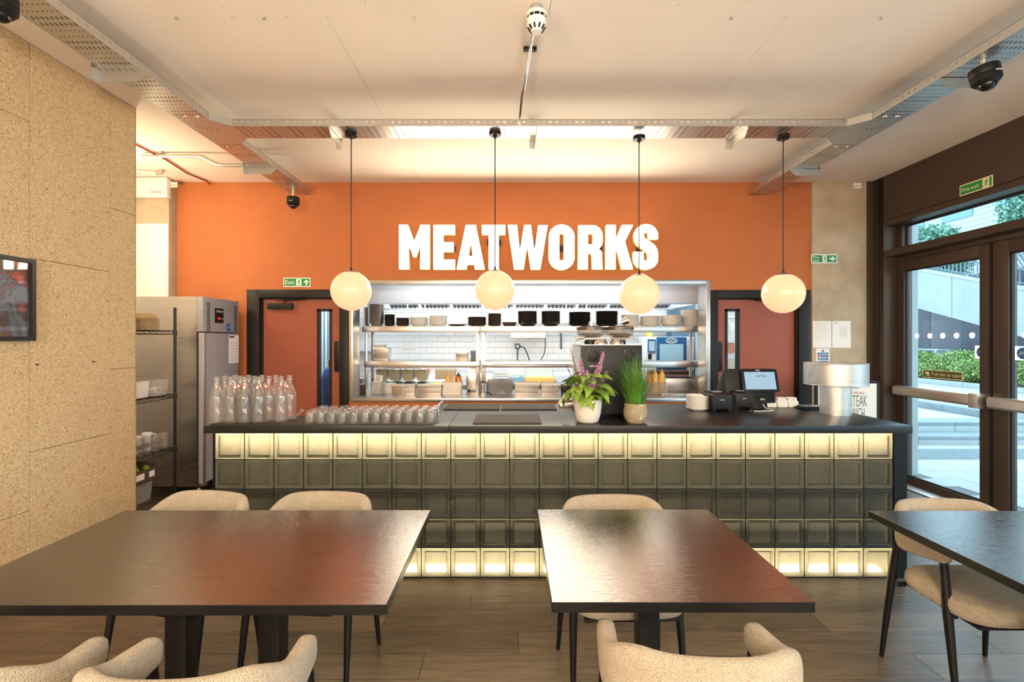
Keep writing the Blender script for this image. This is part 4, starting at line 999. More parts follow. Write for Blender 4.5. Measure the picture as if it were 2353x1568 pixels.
spots = [((0.505, 2.225, 0), PI + 0.03, 'beige boucle chair behind the square middle table'),
         ((-0.955, 2.275, 0), PI - 0.06, 'beige boucle chair behind the wide left table, nearer the middle'),
         ((-1.585, 2.285, 0), PI - 0.20, 'beige boucle chair behind the wide left table, in front of the wire rack'),
         ((2.105, 2.165, 0), PI + 0.0, 'beige boucle chair behind the right table with its seat in view'),
         ((0.525, 1.45, 0), -0.05, 'beige boucle chair at the front of the middle table, back to the camera'),
         ((-0.835, 1.37, 0), 0.03, 'beige boucle chair at the front of the left table below its right column'),
         ((-1.455, 1.355, 0), 0.05, 'beige boucle chair at the bottom left corner of the view'),
         ((2.10, 1.545, 0), 0.0, 'beige boucle chair cut off at the bottom right corner of the view')]
for i, (l, r, lab) in enumerate(spots):
    if i == 0: ch.location = l; ch.rotation_euler = (0, 0, r); ch['label'] = lab
    else: dup(ch, l, r, lab)

# ------------------------------------------------------------------ picture on the left wall
pf = thing('framed_picture', 'black framed picture hanging on the wood-wool wall', 'picture', (XL, 2.66, 1.82))
fy0, fy1, fz = -0.34, 0.335, 0.25
fm = MB().box(0, .03, fy0, fy0 + .025, -fz, fz).box(0, .03, fy1 - .025, fy1, -fz, fz).box(0, .03, fy0 + .025, fy1 - .025, fz - .025, fz).box(0, .03, fy0 + .025, fy1 - .025, -fz, -fz + .025)
fm.build('frame', 'black_frame', pf, smooth=0)
MB().box(0.002, .010, fy0 + .025, fy1 - .025, -fz + .025, fz - .025).build('print', 'picture_print', pf)
MB().box(0.014, .016, fy0 + .025, fy1 - .025, -fz + .025, fz - .025).build('glazing', 'picture_glass', pf)

# ------------------------------------------------------------------ glass bottles
def bottle():
    t = thing('glass_bottle', 'x', 'bottle', (0, 0, 0), group='swing-top glass bottles on the bar')
    pr = [(0.001, 0.004), (0.036, 0.004), (0.0425, 0.010), (0.0435, 0.02), (0.0435, 0.165), (0.041, 0.185), (0.031, 0.215), (0.020, 0.245), (0.0155, 0.262), (0.0148, 0.292), (0.0168, 0.296), (0.0168, 0.308), (0.0135, 0.31)]
    inn = [(0.0115, 0.31), (0.0125, 0.29), (0.0132, 0.262), (0.0175, 0.245), (0.0285, 0.213), (0.0385, 0.184), (0.041, 0.165), (0.041, 0.022), (0.034, 0.012), (0.001, 0.016)]
    n = 28; MB().lathe(pr + inn, n).build('glass_body', 'bottle_glass', t, smooth=45)
    MB().tube([(0.0155, 0, 0.285), (0.021, 0.008, 0.272), (0.028, 0.012, 0.258), (0.032, 0.004, 0.246), (0.028, -0.008, 0.252), (0.0155, -0.006, 0.283)], 0.0011, 6).tube([(0.0158 * math.cos(a * PI / 6), 0.0158 * math.sin(a * PI / 6), 0.284) for a in range(12)], 0.0011, 5, closed=True).build('wire_bail', 'chrome', t)
    st = MB().lathe([(0.001, -0.012), (0.009, -0.010), (0.0105, -0.002), (0.009, 0.006), (0.001, 0.008)], 14).build('stopper', 'white_ceramic', t, loc=(0.034, 0, 0.240), rot=(0.4, 1.3, 0))
    MB().lathe([(0.008, -0.006), (0.0122, -0.003), (0.0122, 0.003), (0.008, 0.006)], 14).build('seal', 'red_sign', st)
    return t
bt = bottle(); BZ = WZ + 0.006
brow = [(498, 3.215), (529, 3.21), (561.5, 3.212), (595, 3.215), (516, 3.30), (552, 3.30), (584.5, 3.295), (618, 3.29), (646.5, 3.265), (540, 3.385), (572, 3.385), (602, 3.385), (633, 3.38), (665.5, 3.355)]
blab = ['front row, leftmost', 'front row, second from left', 'front row, third from left', 'front row, fourth from left', 'second row, leftmost', 'second row, second from left', 'second row, third from left', 'second row, fourth from left', 'right of the front row, set back', 'back row, leftmost', 'back row, second from left', 'back row, third from left', 'back row, fourth from left', 'at the right end of the group']
for i, ((x, Y), l) in enumerate(zip(brow, blab)):
    loc = (px(x, Y), Y, BZ); r = random.uniform(-2.2, 2.2) if i not in (13,) else PI + 0.3
    l = 'clear swing-top glass bottle, ' + l
    if i == 0: bt.location = loc; bt.rotation_euler = (0, 0, r); bt['label'] = l
    else: dup(bt, loc, r, l)
# ------------------------------------------------------------------ upturned tumblers
def tumbler_mesh():
    h = 0.086
    out = [(0.034, 0.0), (0.0345, 0.004), (0.0335, 0.05), (0.031, 0.070), (0.027, 0.083), (0.022, h), (0.001, h)]
    inn = [(0.001, h - .012), (0.020, h - .011), (0.0265, 0.066), (0.0305, 0.045), (0.0322, 0.001), (0.034, 0.0)]
    return MB().lathe(out + inn, 20).mesh('tumbler', 'tumbler_glass', smooth=40)
tm = tumbler_mesh()
ORD = ['first', 'second', 'third', 'fourth', 'fifth', 'sixth', 'seventh', 'eighth', 'ninth', 'tenth', 'eleventh', 'twelfth', 'thirteenth', 'fourteenth', 'fifteenth', 'sixteenth', 'seventeenth', 'eighteenth', 'nineteenth', 'twentieth', 'twenty-first', 'twenty-second']
for r in range(4):
    for c in range(12):
        Y = 3.235 + r * 0.073 + random.uniform(-.004, .004)
        x = px(712.7, 3.24) + c * 0.0735 + (0.005 if r % 2 else 0) + random.uniform(-.003, .003)
        o = put('tumbler', tm, None, (x, Y, BZ), (0, 0, random.random()))
        tag(o, 'clear upturned tumbler on the bar, %s row, %s from the bottles' % (('front', 'second', 'third', 'back')[r], ORD[c]), 'glass', 'upturned tumblers on the bar')
spt = thing('glass_ladle', 'small glass spout lying between the bottles and the tumblers', 'spout', (px(684, 3.36), 3.36, BZ))
MB().tube([(-0.05, 0, 0.012), (0, 0, 0.03), (0.03, 0, 0.065)], [0.010, 0.010, 0.012], 12).build('tube', 'bottle_glass', spt); MB().lathe([(0.012, 0), (0.015, 0.006), (0.012, 0.01)], 14).build('rim', 'bottle_glass', spt, loc=(0.031, 0, 0.066), rot=(0, 0.6, 0))

# ------------------------------------------------------------------ potted plants
pc = (px(1350.5, 3.30), 3.30, WZ)
p1 = thing('potted_salvia', 'leafy plant with lilac flower spikes in a white ribbed pot', 'potted plant', pc)
MB().lathe([(0.001, 0.0), (0.062, 0.0), (0.074, 0.012), (0.088, 0.06), (0.096, 0.13), (0.098, 0.156), (0.095, 0.158), (0.091, 0.152), (0.088, 0.135), (0.001, 0.133)], 40).build('pot', 'pot_white', p1, smooth=50)
MB().cyl((0, 0, 0.12), (0, 0, 0.138), 0.088, n=32).build('soil', 'soil', p1)
def leaf_mesh(L, W):
    m = MB(); n = 6; vs = []
    for i in range(n + 1):
        t_ = i / n; w_ = W * math.sin(PI * (t_ ** 0.75)) * (1 - 0.15 * t_); z = 0.10 * L * math.sin(PI * t_) - 0.35 * L * t_ * t_
        for k, sx in ((0, -1), (1, 0), (2, 1)): vs.append((sx * max(w_, 0.0006), L * t_, z + (0.18 * w_ if sx else 0)))
    fs = []
    for i in range(n):
        for k in range(2): a = i * 3 + k; fs.append((a, a + 1, a + 4, a + 3))
    return m.add(vs, fs).mesh('leaf', 'leaf', smooth=80)
lm = [leaf_mesh(0.105, 0.037), leaf_mesh(0.125, 0.043), leaf_mesh(0.085, 0.032)]
random.seed(11)
for k in range(84):
    a = random.uniform(0, 2 * PI); lvl = random.random(); r = random.uniform(0.02, 0.125) * (1.1 - 0.25 * lvl)
    z = 0.16 + lvl * 0.16 - 0.25 * max(0, r - .08)
    put('leaf', lm[k % 3], p1, (r * math.cos(a), r * math.sin(a) * .8, z), (random.uniform(-0.25, 0.5) - 0.3 * (1 - lvl), random.uniform(-.4, .4), a - PI / 2 + random.uniform(-.6, .6)))
for k in range(14):
    a = 2 * PI * k / 14; MB().tube([(0.02 * math.cos(a), 0.02 * math.sin(a), 0.13), (0.05 * math.cos(a), 0.05 * math.sin(a), 0.2), (0.09 * math.cos(a), 0.07 * math.sin(a), 0.26)], 0.0025, 5).build('leaf_stem', 'stem', p1)
spikes = [(-0.118, 0.0, 0.50, 'd'), (-0.05, 0.0, 0.43, 'l'), (0.11, 0.01, 0.48, 'l'), (0.13, 0.0, 0.345, 'l'), (0.065, 0.03, 0.35, 'l'), (-0.145, 0.02, 0.39, 'd'), (-0.09, 0.03, 0.385, 'd'), (-0.015, -0.03, 0.355, 'l'), (0.03, -0.03, 0.31, 'l'), (0.10, 0.03, 0.39, 'l')]
spikes = [(a / 1.7, b, c - .04, d) for a, b, c, d in spikes]
for (dx, dy, hgt, kd) in spikes:
    m = MB(); top = Vector((dx * 1.7, dy * 2 - 0.01, hgt + 0.04)); base = Vector((dx * 0.3, dy * 0.3, 0.13)); mid = Vector((dx * 1.0, dy * 1.2, 0.13 + (hgt - .1) * 0.55))
    def P(t_): return base * (1 - t_) ** 2 + mid * 2 * t_ * (1 - t_) + top * t_ * t_
    st = MB().tube([P(i / 8) for i in range(9)], [0.0028 - 0.0002 * i for i in range(9)], 6).build('flower_stem', 'stem', p1)
    nf = 260 if kd == 'l' else 90
    for i in range(nf):
        t_ = 0.46 + 0.54 * (i / nf) ** 0.9; c = P(min(1, t_)); a = i * 2.4 + random.uniform(-.5, .5)
        rad = (0.030 if kd == 'l' else 0.011) * (1.08 - 0.85 * (t_ - .46) / .54) * random.uniform(.35, 1)
        c = c + Vector((math.cos(a) * rad, math.sin(a) * rad, random.uniform(-.004, .004))); s_ = random.uniform(.0035, .0062) if kd == 'l' else random.uniform(.002, .004)
        q = Vector((random.gauss(0, 1), random.gauss(0, 1), random.gauss(0, 1))).normalized(); u_ = q.orthogonal().normalized(); v_ = q.cross(u_)
        m.add([c - u_ * s_, c + v_ * s_ * .8 + q * s_ * .4, c + u_ * s_, c - v_ * s_ * .8 + q * s_ * .4], [(0, 1, 2), (0, 2, 3)])
    fo = m.build('flower_spike', 'lilac' if kd == 'l' else 'dead_flower', p1, recalc=False, smooth=0); stuff(fo)
pc2 = (px(1460, 3.28), 3.28, WZ)
p2 = thing('potted_grass', 'tuft of long green grass in a speckled stone pot', 'potted plant', pc2)
MB().lathe([(0.001, 0.0), (0.052, 0.0), (0.056, 0.006), (0.066, 0.018), (0.078, 0.045), (0.080, 0.075), (0.074, 0.118), (0.071, 0.131), (0.068, 0.132), (0.065, 0.125), (0.066, 0.11), (0.001, 0.108)], 40).build('pot', 'pot_speckle', p2, smooth=50)
MB().cyl((0, 0, 0.10), (0, 0, 0.112), 0.066, n=32).build('soil', 'soil', p2)
m = MB(); random.seed(5)
for k in range(480):
    a = random.uniform(0, 2 * PI); r0 = 0.055 * math.sqrt(random.random()); a2 = a + random.uniform(-.5, .5)
    L = random.uniform(0.20, 0.40); sp = (r0 / 0.055) * random.uniform(0.3, 1.25); bend = random.uniform(0.25, 1.1) * min(1, sp); w_ = random.uniform(0.0013, 0.0024)
    d = Vector((math.cos(a2), math.sin(a2), 0)); b = Vector((r0 * math.cos(a), r0 * math.sin(a), 0.108)); side = Vector((-d.y, d.x, 0))
    vs = []; n = 6
    for i in range(n + 1):
        t_ = i / n; p = b + d * (L * (0.34 * sp * t_ + 0.55 * bend * t_ ** 2.4)) + Vector((0, 0, L * (t_ - 0.42 * bend * t_ ** 2.6)))
        ww = w_ * (1 - t_ * 0.92); vs += [p - side * ww, p + side * ww]
    m.add(vs, [(2 * i, 2 * i + 1, 2 * i + 3, 2 * i + 2) for i in range(n)])
stuff(m.build('grass_blades', 'grass_blade', p2, smooth=0, recalc=False))

# ------------------------------------------------------------------ coffee machine with hoppers
cmx0, cmx1, cmY = px(1335, 3.46), px(1475.5, 3.46), 3.46
cm = thing('coffee_machine', 'black bean-to-cup coffee machine seen from behind, two bean hoppers on top', 'coffee machine', ((cmx0 + cmx1) / 2, cmY, WZ))
hw = (cmx1 - cmx0) / 2; ht = 0.52
MB().box(-hw, hw, 0, 0.012, 0.03, ht).build('rear_panel', 'black_plastic', cm, bevel=0.004)
MB().box(-hw + .004, hw - .004, 0.012, 0.52, 0.03, ht - .005).build('body', 'steel', cm, bevel=0.006)
MB().box(-hw, hw, -0.004, 0.52, ht, ht + .008).build('top_plate', 'steel', cm, bevel=0.003)
for sx in (-1, 1): MB().box(sx * hw, sx * hw * .42, 0.0, 0.5, 0, 0.03).build('foot', 'black_plastic', cm, bevel=0.004)
for cxx in (-0.13, 0.128):
    f = MB().box(cxx - .042, cxx + .042, -0.005, 0, 0.405, 0.49).build('fan_plate', 'black_metal', cm, bevel=0.003)
    rings = MB()
    for rr in (0.016, 0.022, 0.028, 0.034, 0.039): rings.tube([(cxx + rr * math.cos(a * PI / 16), -0.007, 0.447 + rr * math.sin(a * PI / 16)) for a in range(32)], 0.0014, 5, closed=True)
    rings.cyl((cxx, -0.009, 0.447), (cxx, -0.005, 0.447), 0.013, n=18).build('fan_guard', 'black_frame', f)
text('maker_name', 'schaerer', 0.075, 0.016, 'sign_white', cm, (-0.12, -0.001, 0.375))
MB().box(-0.1245, -0.110, -0.0022, -0.0012, 0.3675, 0.379).build('maker_mark', 'red_sign', cm)
rl = MB()
for sx in (-1, 1): rl.tube([(sx * (hw - .01), 0.05, ht), (sx * (hw - .018), 0.05, ht + .03), (sx * (hw - .05), 0.05, ht + .05), (0, 0.05, ht + .052)], 0.006, 8)
for sx in (-1, 1): rl.tube([(sx * (hw - .01), 0.45, ht), (sx * (hw - .02), 0.45, ht + .04), (sx * (hw - .06), 0.45, ht + .05), (0, 0.45, ht + .05)], 0.006, 8)
rl.build('cup_rail', 'chrome', cm)
for cxx, lab in ((-0.105, ''), (0.112, '')):
    hp = MB().lathe([(0.042, 0.03), (0.045, 0.042), (0.10, 0.075), (0.106, 0.088), (0.106, 0.122), (0.103, 0.122), (0.102, 0.09), (0.097, 0.079), (0.041, 0.046)], 36).build('bean_hopper', 'hopper_plastic', cm, loc=(cxx, 0.26, ht))
    MB().lathe([(0.111, 0.118), (0.111, 0.138), (0.10, 0.146), (0.001, 0.146)], 36).build('hopper_lid', 'brown_ceramic', hp)
    MB().lathe([(0.001, 0.045), (0.040, 0.046), (0.085, 0.072), (0.092, 0.083), (0.06, 0.094), (0.001, 0.09)], 30).build('beans', 'coffee_bean', hp)
    MB().lathe([(0.05, 0.0), (0.05, 0.034), (0.042, 0.04)], 24).build('hopper_collar', 'black_plastic', hp)
    if cxx < 0: MB().cyl((0, 0, .146), (0, 0, .18), 0.02, n=16).build('lid_knob', 'steel', hp)
    else: MB().lathe([(0.0, 0), (0.025, 0.002), (0.028, 0.05), (0.026, 0.05)], 20).build('milk_jug', 'chrome', hp, loc=(0.02, -0.02, .175), rot=(0.3, 1.2, 0))
    MB().lathe([(0.001, 0.05), (0.035, 0.045), (0.05, 0.02), (0.052, 0)], 24).build('spare_dome', 'chrome', cm, loc=(cxx + (0.10 if cxx < 0 else -.1) * .5, 0.12, ht))

# ------------------------------------------------------------------ till group
def plate_mesh(R, h, m='white_ceramic'):
    return MB().lathe([(0.001, 0.0), (R * .62, 0.0), (R * .66, 0.004), (R * .98, h - .003), (R, h), (R * .97, h), (R * .64, 0.007), (0.001, 0.006)], 28).mesh('plate', m, smooth=50)
pm = plate_mesh(0.089, 0.018)
for i in range(13): tag(put('side_plate', pm, None, (px(1603, 3.87), 3.87, WZ + i * 0.0085), (0, 0, i)), 'small white plate in the worktop stack by the printers, %s from the bottom' % ORD[i], 'plate', 'white plates on the worktop')
def printer(label, loc, rz, w_, d_, h_, word):
    t = thing('receipt_printer', label, 'printer', loc, rz)
    a = w_ / 2
    MB().prism([(-a, 0.0), (-a + .025, 0.0), (-a + .025, .022), (a - .03, .022), (a - .03, 0.0), (a, 0.0), (a, h_ * .86), (a - .006, h_ * .9), (-a + .006, h_ * .9), (-a, h_ * .86)], 'y', 0, d_).build('casing', 'black_plastic', t, bevel=0.003)
    MB().prism([(0.0, h_ * .88), (d_ * .25, h_), (d_ * .9, h_), (d_, h_ * .88)], 'x', -a * .8, a * .8).build('lid', 'black_plastic', t, bevel=0.004)
    MB().box(-a * .6, a * .3, d_ * .28, d_ * .5, h_, h_ + .004).build('paper_slot', 'pewter', t)
    text('maker_name', word, 0.03, 0.007, 'sign_white', t, (0, -0.0005, h_ * .62)); return t
printer('black receipt printer beside the stack of white plates', (px(1660, 3.76), 3.76, WZ), 0.08, 0.155, 0.2, 0.15, 'EPSON')
printer('black receipt printer in front of the till', (px(1711, 3.87), 3.87, WZ), -0.03, 0.14, 0.2, 0.145, 'EPSON')
ps = thing('till', 'black till with a small screen showing a blue-white page', 'till', (px(1745, 3.98), 3.98, WZ))
MB().prism([(-0.03, 0), (0.16, 0), (0.10, 0.15), (0.03, 0.15)], 'x', -0.06, 0.055).build('stand', 'black_plastic', ps, bevel=0.004)
text('maker_name', 'PEC', 0.04, 0.014, 'sign_white', ps, (0.01, -0.035, 0.075))
cs = MB().box(-0.15, 0.15, -0.012, 0.012, -0.095, 0.095).build('customer_display', 'black_plastic', ps, bevel=0.006, loc=(0.0, 0.0, 0.225), rot=(-0.28, 0, 0))
MB().box(-0.125, 0.125, -0.0135, -0.0125, -0.075, 0.07).build('screen', 'screen_blue', cs)
text('screen_logo', '3SPOS', 0.085, 0.018, 'navy', cs, (0.01, -0.0138, 0.035)); text('maker_name', 'PEC', 0.035, 0.011, 'sign_white', cs, (-0.01, -0.0127, 0.083))
MB().prism([(-0.03, 0.07), (0.01, 0.35), (0.03, 0.35), (0.2, 0.12), (0.16, 0.08)], 'x', -0.27, 0.135).build('main_monitor', 'black_plastic', ps, bevel=0.006, loc=(0, 0.03, -0.03))
for i, xx in enumerate((1774, 1799.5, 1824.5)):
    t = thing('card_reader', ['leftmost', 'middle', 'rightmost'][i] + ' of the three white card readers docked beside the till', 'card reader', (px(xx, 4.0), 4.0, WZ), group='card readers')
    MB().prism([(0, 0), (0.08, 0), (0.07, 0.055), (0.022, 0.062), (0.0, 0.045)], 'x', -0.041, 0.041).build('dock', 'white_plastic', t, bevel=0.008)
    MB().box(-0.034, 0.034, 0.012, 0.072, 0.058, 0.082).build('reader', 'white_plastic', t, bevel=0.009)
    MB().tube([(0.012 * math.cos(a * PI / 8), 0.0115, 0.069 + 0.006 * math.sin(a * PI / 8)) for a in range(16)], 0.0007, 4, closed=True).build('contactless_mark', 'pewter', t)
for i in range(2):
    o = MB().box(-0.10, 0.10, -0.07, 0.07, 0, 0.011).build('tablet', 'black_plastic', bevel=0.003, loc=(px(1862, 3.95) + .012 * i, 3.95, WZ + .011 * i), rot=(0, 0, 0.1 - .15 * i)); tag(o, ['lower', 'upper'][i] + ' of two black tablets stacked beside the perforated lamp', 'tablet', 'tablets on the worktop')
    if i == 1: MB().box(-0.085, 0.085, -0.055, 0.055, 0.011, 0.0115).build('screen', 'oven_window', o)
tag(MB().tube([at(1752, 929, 3.95), (px(1760, 3.93), 3.93, WZ + .004), (px(1778, 3.85), 3.85, WZ + .004), (px(1777, 3.8), 3.80, WZ + .004), (px(1750, 3.78), 3.78, WZ + .004), (px(1722, 3.78), 3.78, WZ + .004)], 0.003, 8).build('white_cable', 'white_plastic'), 'white cable looping on the worktop in front of the till', 'cable')
tag(MB().tube([(px(1708, 3.80), 3.80, WZ + .02), (px(1716, 3.76), 3.76, WZ + .004), (px(1730, 3.77), 3.77, WZ + .004), (px(1738, 3.82), 3.82, WZ + .02)], 0.003, 8).build('black_cable', 'black_plastic'), 'black cable tangled below the second receipt printer', 'cable')
# ------------------------------------------------------------------ perforated lamp
tl_ = thing('table_lamp', 'mushroom-shaped table lamp of perforated galvanised metal', 'table lamp', (px(1919.5, 3.66), 3.66, WZ))
def perf_lathe(name, prof, n, parent):
    vs, fs, uv = [], [], []
    L = [0]
    for a, b in zip(prof, prof[1:]): L.append(L[-1] + math.hypot(b[0] - a[0], b[1] - a[1]))
    for (r, z) in prof:
        for i in range(n): t_ = 2 * PI * i / n; vs.append((r * math.cos(t_), r * math.sin(t_), z))
    me = bpy.data.meshes.new(name)
    for a in range(len(prof) - 1):
        for i in range(n):
            fs.append((a * n + i, a * n + (i + 1) % n, (a + 1) * n + (i + 1) % n, (a + 1) * n + i))
            R = max(prof[a][0], prof[a + 1][0]); u0, u1 = 2 * PI * i / n * R, 2 * PI * (i + 1) / n * R
            uv += [(u0, L[a]), (u1, L[a]), (u1, L[a + 1]), (u0, L[a + 1])]
    me.from_pydata(vs, [], fs); ul = me.uv_layers.new()
    for i, q in enumerate(uv): ul.data[i].uv = q
    me.materials.append(MATS['lamp_perf'])
    for p in me.polygons: p.use_smooth = True
    me.set_sharp_from_angle(angle=0.7)
    return put(name, me, parent)
perf_lathe('stem', [(0.103, 0.0), (0.103, 0.225)], 64, tl_)
perf_lathe('shade', [(0.209, 0.225), (0.209, 0.385)], 72, tl_)
def perf_disc(name, r0, r1, z, parent):
    n = 64; vs = [(r * math.cos(2 * PI * i / n), r * math.sin(2 * PI * i / n), z) for r in (r0, r1) for i in range(n)]
    fs = [(i, (i + 1) % n, n + (i + 1) % n, n + i) for i in range(n)]; me = bpy.data.meshes.new(name); me.from_pydata(vs, [], fs); ul = me.uv_layers.new()
    k = 0
    for f in fs:
        for v in f: ul.data[k].uv = (vs[v][0] + 1, vs[v][1] + 1); k += 1
    me.materials.append(MATS['lamp_perf']); put(name, me, parent)
perf_disc('shade_top', 0.001, 0.209, 0.385, tl_); perf_disc('shade_underside', 0.10, 0.209, 0.225, tl_)
MB().tube([(0.209 * math.cos(a * PI / 32), 0.209 * math.sin(a * PI / 32), 0.385) for a in range(64)], 0.0025, 6, closed=True).tube([(0.209 * math.cos(a * PI / 32), 0.209 * math.sin(a * PI / 32), 0.225) for a in range(64)], 0.0025, 6, closed=True).build('rolled_edge', 'galvanised', tl_)
MB().cyl((0, 0, 0), (0, 0, 0.006), 0.10, n=32).cyl((0, 0, 0), (0, 0, 0.20), 0.012, n=10).build('inner_post', 'pewter', tl_)
# ------------------------------------------------------------------ menu board beside the door
ab = thing('menu_board', 'white specials board with grey lettering in a black frame behind the worktop', 'menu board', (px(1948, 4.85), 4.85, 0))
w_ = 0.30; zt = 1.165
MB().box(-w_, w_, 0.004, 0.02, 0.28, zt - .02).build('poster', 'sign_white', ab)
fr_ = MB().box(-w_ - .02, -w_ + .006, 0, .03, 0.0, zt - .02).box(w_ - .006, w_ + .02, 0, .03, 0.0, zt - .02).box(-w_, w_, 0, .03, zt - .03, zt).box(-w_, w_, 0, .03, 0.25, 0.28)
fr_.build('frame', 'black_frame', ab, bevel=0.006)
text('heading', 'MEATWORKS', 0.165, 0.03, 'text_grey', ab, (0.035, 0.003, 1.096)); text('subheading', 'ON SPECIALS', 0.16, 0.025, 'text_red', ab, (0.088, 0.003, 1.042))
text('menu_line', 'T STEAK', 0.23, 0.113, 'text_grey', ab, (0.082, 0.003, 0.962)); text('menu_line', 'SANDWICH', 0.275, 0.113, 'text_grey', ab, (0.033, 0.003, 0.835))
# ------------------------------------------------------------------ fridge
fg = thing('fridge', 'tall stainless steel fridge behind the wire rack', 'fridge', (-3.09, 4.85, 0))
fz0, fz1 = 0.10, 2.01; zsp = pz(764, 4.85)
MB().box(-0.82, -0.06, 0.0, 0.63, fz0, fz1).build('cabinet', 'fridge_steel', fg, bevel=0.003)
MB().box(-0.06, 0.0, 0.0, 0.636, zsp + .006, fz1).build('control_panel', 'fridge_front', fg, bevel=0.006)
MB().box(-0.062, -0.045, -0.002, 0.62, fz0 + .02, zsp).build('door_seal', 'rubber', fg)
dr = MB().box(-0.045, 0.0, -0.002, 0.636, fz0 + .03, zsp - .004).build('door', 'fridge_front', fg, bevel=0.008)
MB().box(-0.02, 0.012, 0.0, 0.03, fz0 + .03, zsp - .004).build('handle', 'steel_cool', dr, bevel=0.004)
def onface(y, z, wy, hz, m, nm, d=0.0015): return MB().box(0.0, d, y - wy / 2, y + wy / 2, z - hz / 2, z + hz / 2).build(nm, m, fg)
dsp = onface(0.27, 1.83, 0.15, 0.155, 'black_metal', 'display', 0.003)
put('maker_name', text_mesh('DIAMINOX', 0.12, 0.022, 'sign_white'), fg, (0.004, 0.27, 1.875), (0, 0, PI / 2))
MB().box(0.003, 0.004, 0.245, 0.285, 1.79, 1.81).build('red_readout', 'lamp_red', fg); MB().box(0.003, 0.004, 0.315, 0.33, 1.79, 1.805).build('green_light', 'lamp_green', fg)
for y in (0.09, 0.575):
    for k in range(20): MB().box(0.0, 0.0012, y - .026, y + .026, 1.665 + k * .015, 1.672 + k * .015).build('vent_slot', 'black_metal', fg)
MB().cyl((0, 0.34, 1.66), (0.004, 0.34, 1.66), 0.008, n=12).build('lock', 'chrome', fg)
MB().cyl((0.0, 0.44, 1.71), (0.0015, 0.44, 1.71), 0.045, n=28).build('round_sticker', 'blue_sign', fg)
put('sticker_text', text_mesh('CHILLER', 0.065, 0.014, 'sign_white'), fg, (0.0022, 0.44, 1.71), (0, 0, PI / 2))
nt = onface(0.54, 1.47, 0.19, 0.31, 'paper', 'notice', 0.002)
for k in range(7):
    for yy in (0.475, 0.56):
        MB().box(0.002, 0.0025, yy, yy + .05, 1.345 + k * .032, 1.349 + k * .032).build('notice_line', 'text_grey', fg)
MB().box(0.002, 0.0025, 0.45, 0.55, 1.60, 1.615).build('notice_heading', 'text_black', fg)
MB().box(-0.8, -0.02, 0.03, 0.6, fz0 - .02, fz0).build('plinth', 'black_metal', fg)
for (a, b) in ((-0.08, 0.06), (-0.08, 0.58), (-0.74, 0.06), (-0.74, 0.58)): MB().cyl((a, b, 0), (a, b, 0.10), 0.02, n=12).build('foot', 'chrome', fg)
MB().box(-0.05, 0.0, 0.02, 0.08, fz0 + .0, fz0 + .03).build('hinge', 'chrome', fg)
# ------------------------------------------------------------------ wire rack
RX0, RX1, RY0, RY1 = -3.53, -3.085, 3.64, 4.44
rk = thing('wire_rack', 'black wire shelving rack beside the fridge', 'shelving rack', (0, 0, 0))
for x in (RX0, RX1):
    for y in (RY0, RY1):
        pst = MB().cyl((x, y, 0), (x, y, 1.87), 0.0125, n=14).build('post', 'black_metal', rk)
        MB().cyl((x, y, 0), (x, y, 0.02), 0.018, n=12).build('post_foot', 'rubber', pst)
SH = [1.655, 1.075, 0.585, 0.17]
for z in SH:
    s = MB()
    for dz in (0, -0.03):
        s.tube([(RX0, RY0, z + dz), (RX1, RY0, z + dz), (RX1, RY1, z + dz), (RX0, RY1, z + dz)], 0.003, 6, closed=True)
    for (a, b) in (((RX1, RY0), (RX1, RY1)), ((RX0, RY0), (RX0, RY1)), ((RX0, RY1), (RX1, RY1)), ((RX0, RY0), (RX1, RY0))):
        n = 24 if a[0] == b[0] else 12
        s.tube([(a[0] + (b[0] - a[0]) * i / n, a[1] + (b[1] - a[1]) * i / n, z - (0.03 if i % 2 else 0)) for i in range(n + 1)], 0.002, 5)
    for k in range(30): y = RY0 + (RY1 - RY0) * (k + .5) / 30; s.cyl((RX0, y, z + .003), (RX1, y, z + .003), 0.0018, n=5)
    for k in range(3): x = RX0 + (RX1 - RX0) * (k + 1) / 4; s.cyl((x, RY0, z - .001), (x, RY1, z - .001), 0.0025, n=5)
    s.build('wire_shelf', 'black_metal', rk)
    for x in (RX0, RX1):
        for y in (RY0, RY1): MB().cyl((x, y, z - .035), (x, y, z + .008), 0.018, 0.016, n=14).build('shelf_collar', 'black_metal', rk)
zs = [z + .005 for z in SH]
# takeaway boxes
def clam(x, y, z, w_, d_, label, g, n, dz=0.014):
    me = MB().prism([(-w_ / 2, 0), (w_ / 2, 0), (w_ / 2, 0.012), (-w_ / 2, 0.012)], 'y', -d_ / 2, d_ / 2).mesh('takeaway_box', 'cardboard', bevel=0.003)
    lid = MB().add([(-w_ / 2, -d_ / 2, 0), (w_ / 2, -d_ / 2, 0), (w_ / 2, d_ / 2, 0), (-w_ / 2, d_ / 2, 0), (-w_ * .3, -d_ * .3, .045), (w_ * .3, -d_ * .3, .045), (w_ * .3, d_ * .3, .045), (-w_ * .3, d_ * .3, .045)], [(0, 3, 2, 1), (4, 5, 6, 7), (0, 1, 5, 4), (1, 2, 6, 5), (2, 3, 7, 6), (3, 0, 4, 7)]).mesh('takeaway_box', 'cardboard', bevel=0.003)
    for i in range(n): tag(put('takeaway_box', me if i < n - 1 else lid, None, (x, y, z + i * dz)), label + ', %s from the bottom' % ORD[i], 'box', g)
clam(-3.175, 4.18, zs[0], 0.16, 0.16, 'cardboard takeaway box in the right stack on the rack', 'takeaway boxes, right stack', 8)
clam(-3.36, 4.10, zs[0], 0.16, 0.16, 'cardboard takeaway box in the taller stack on the rack', 'takeaway boxes, taller stack', 13)
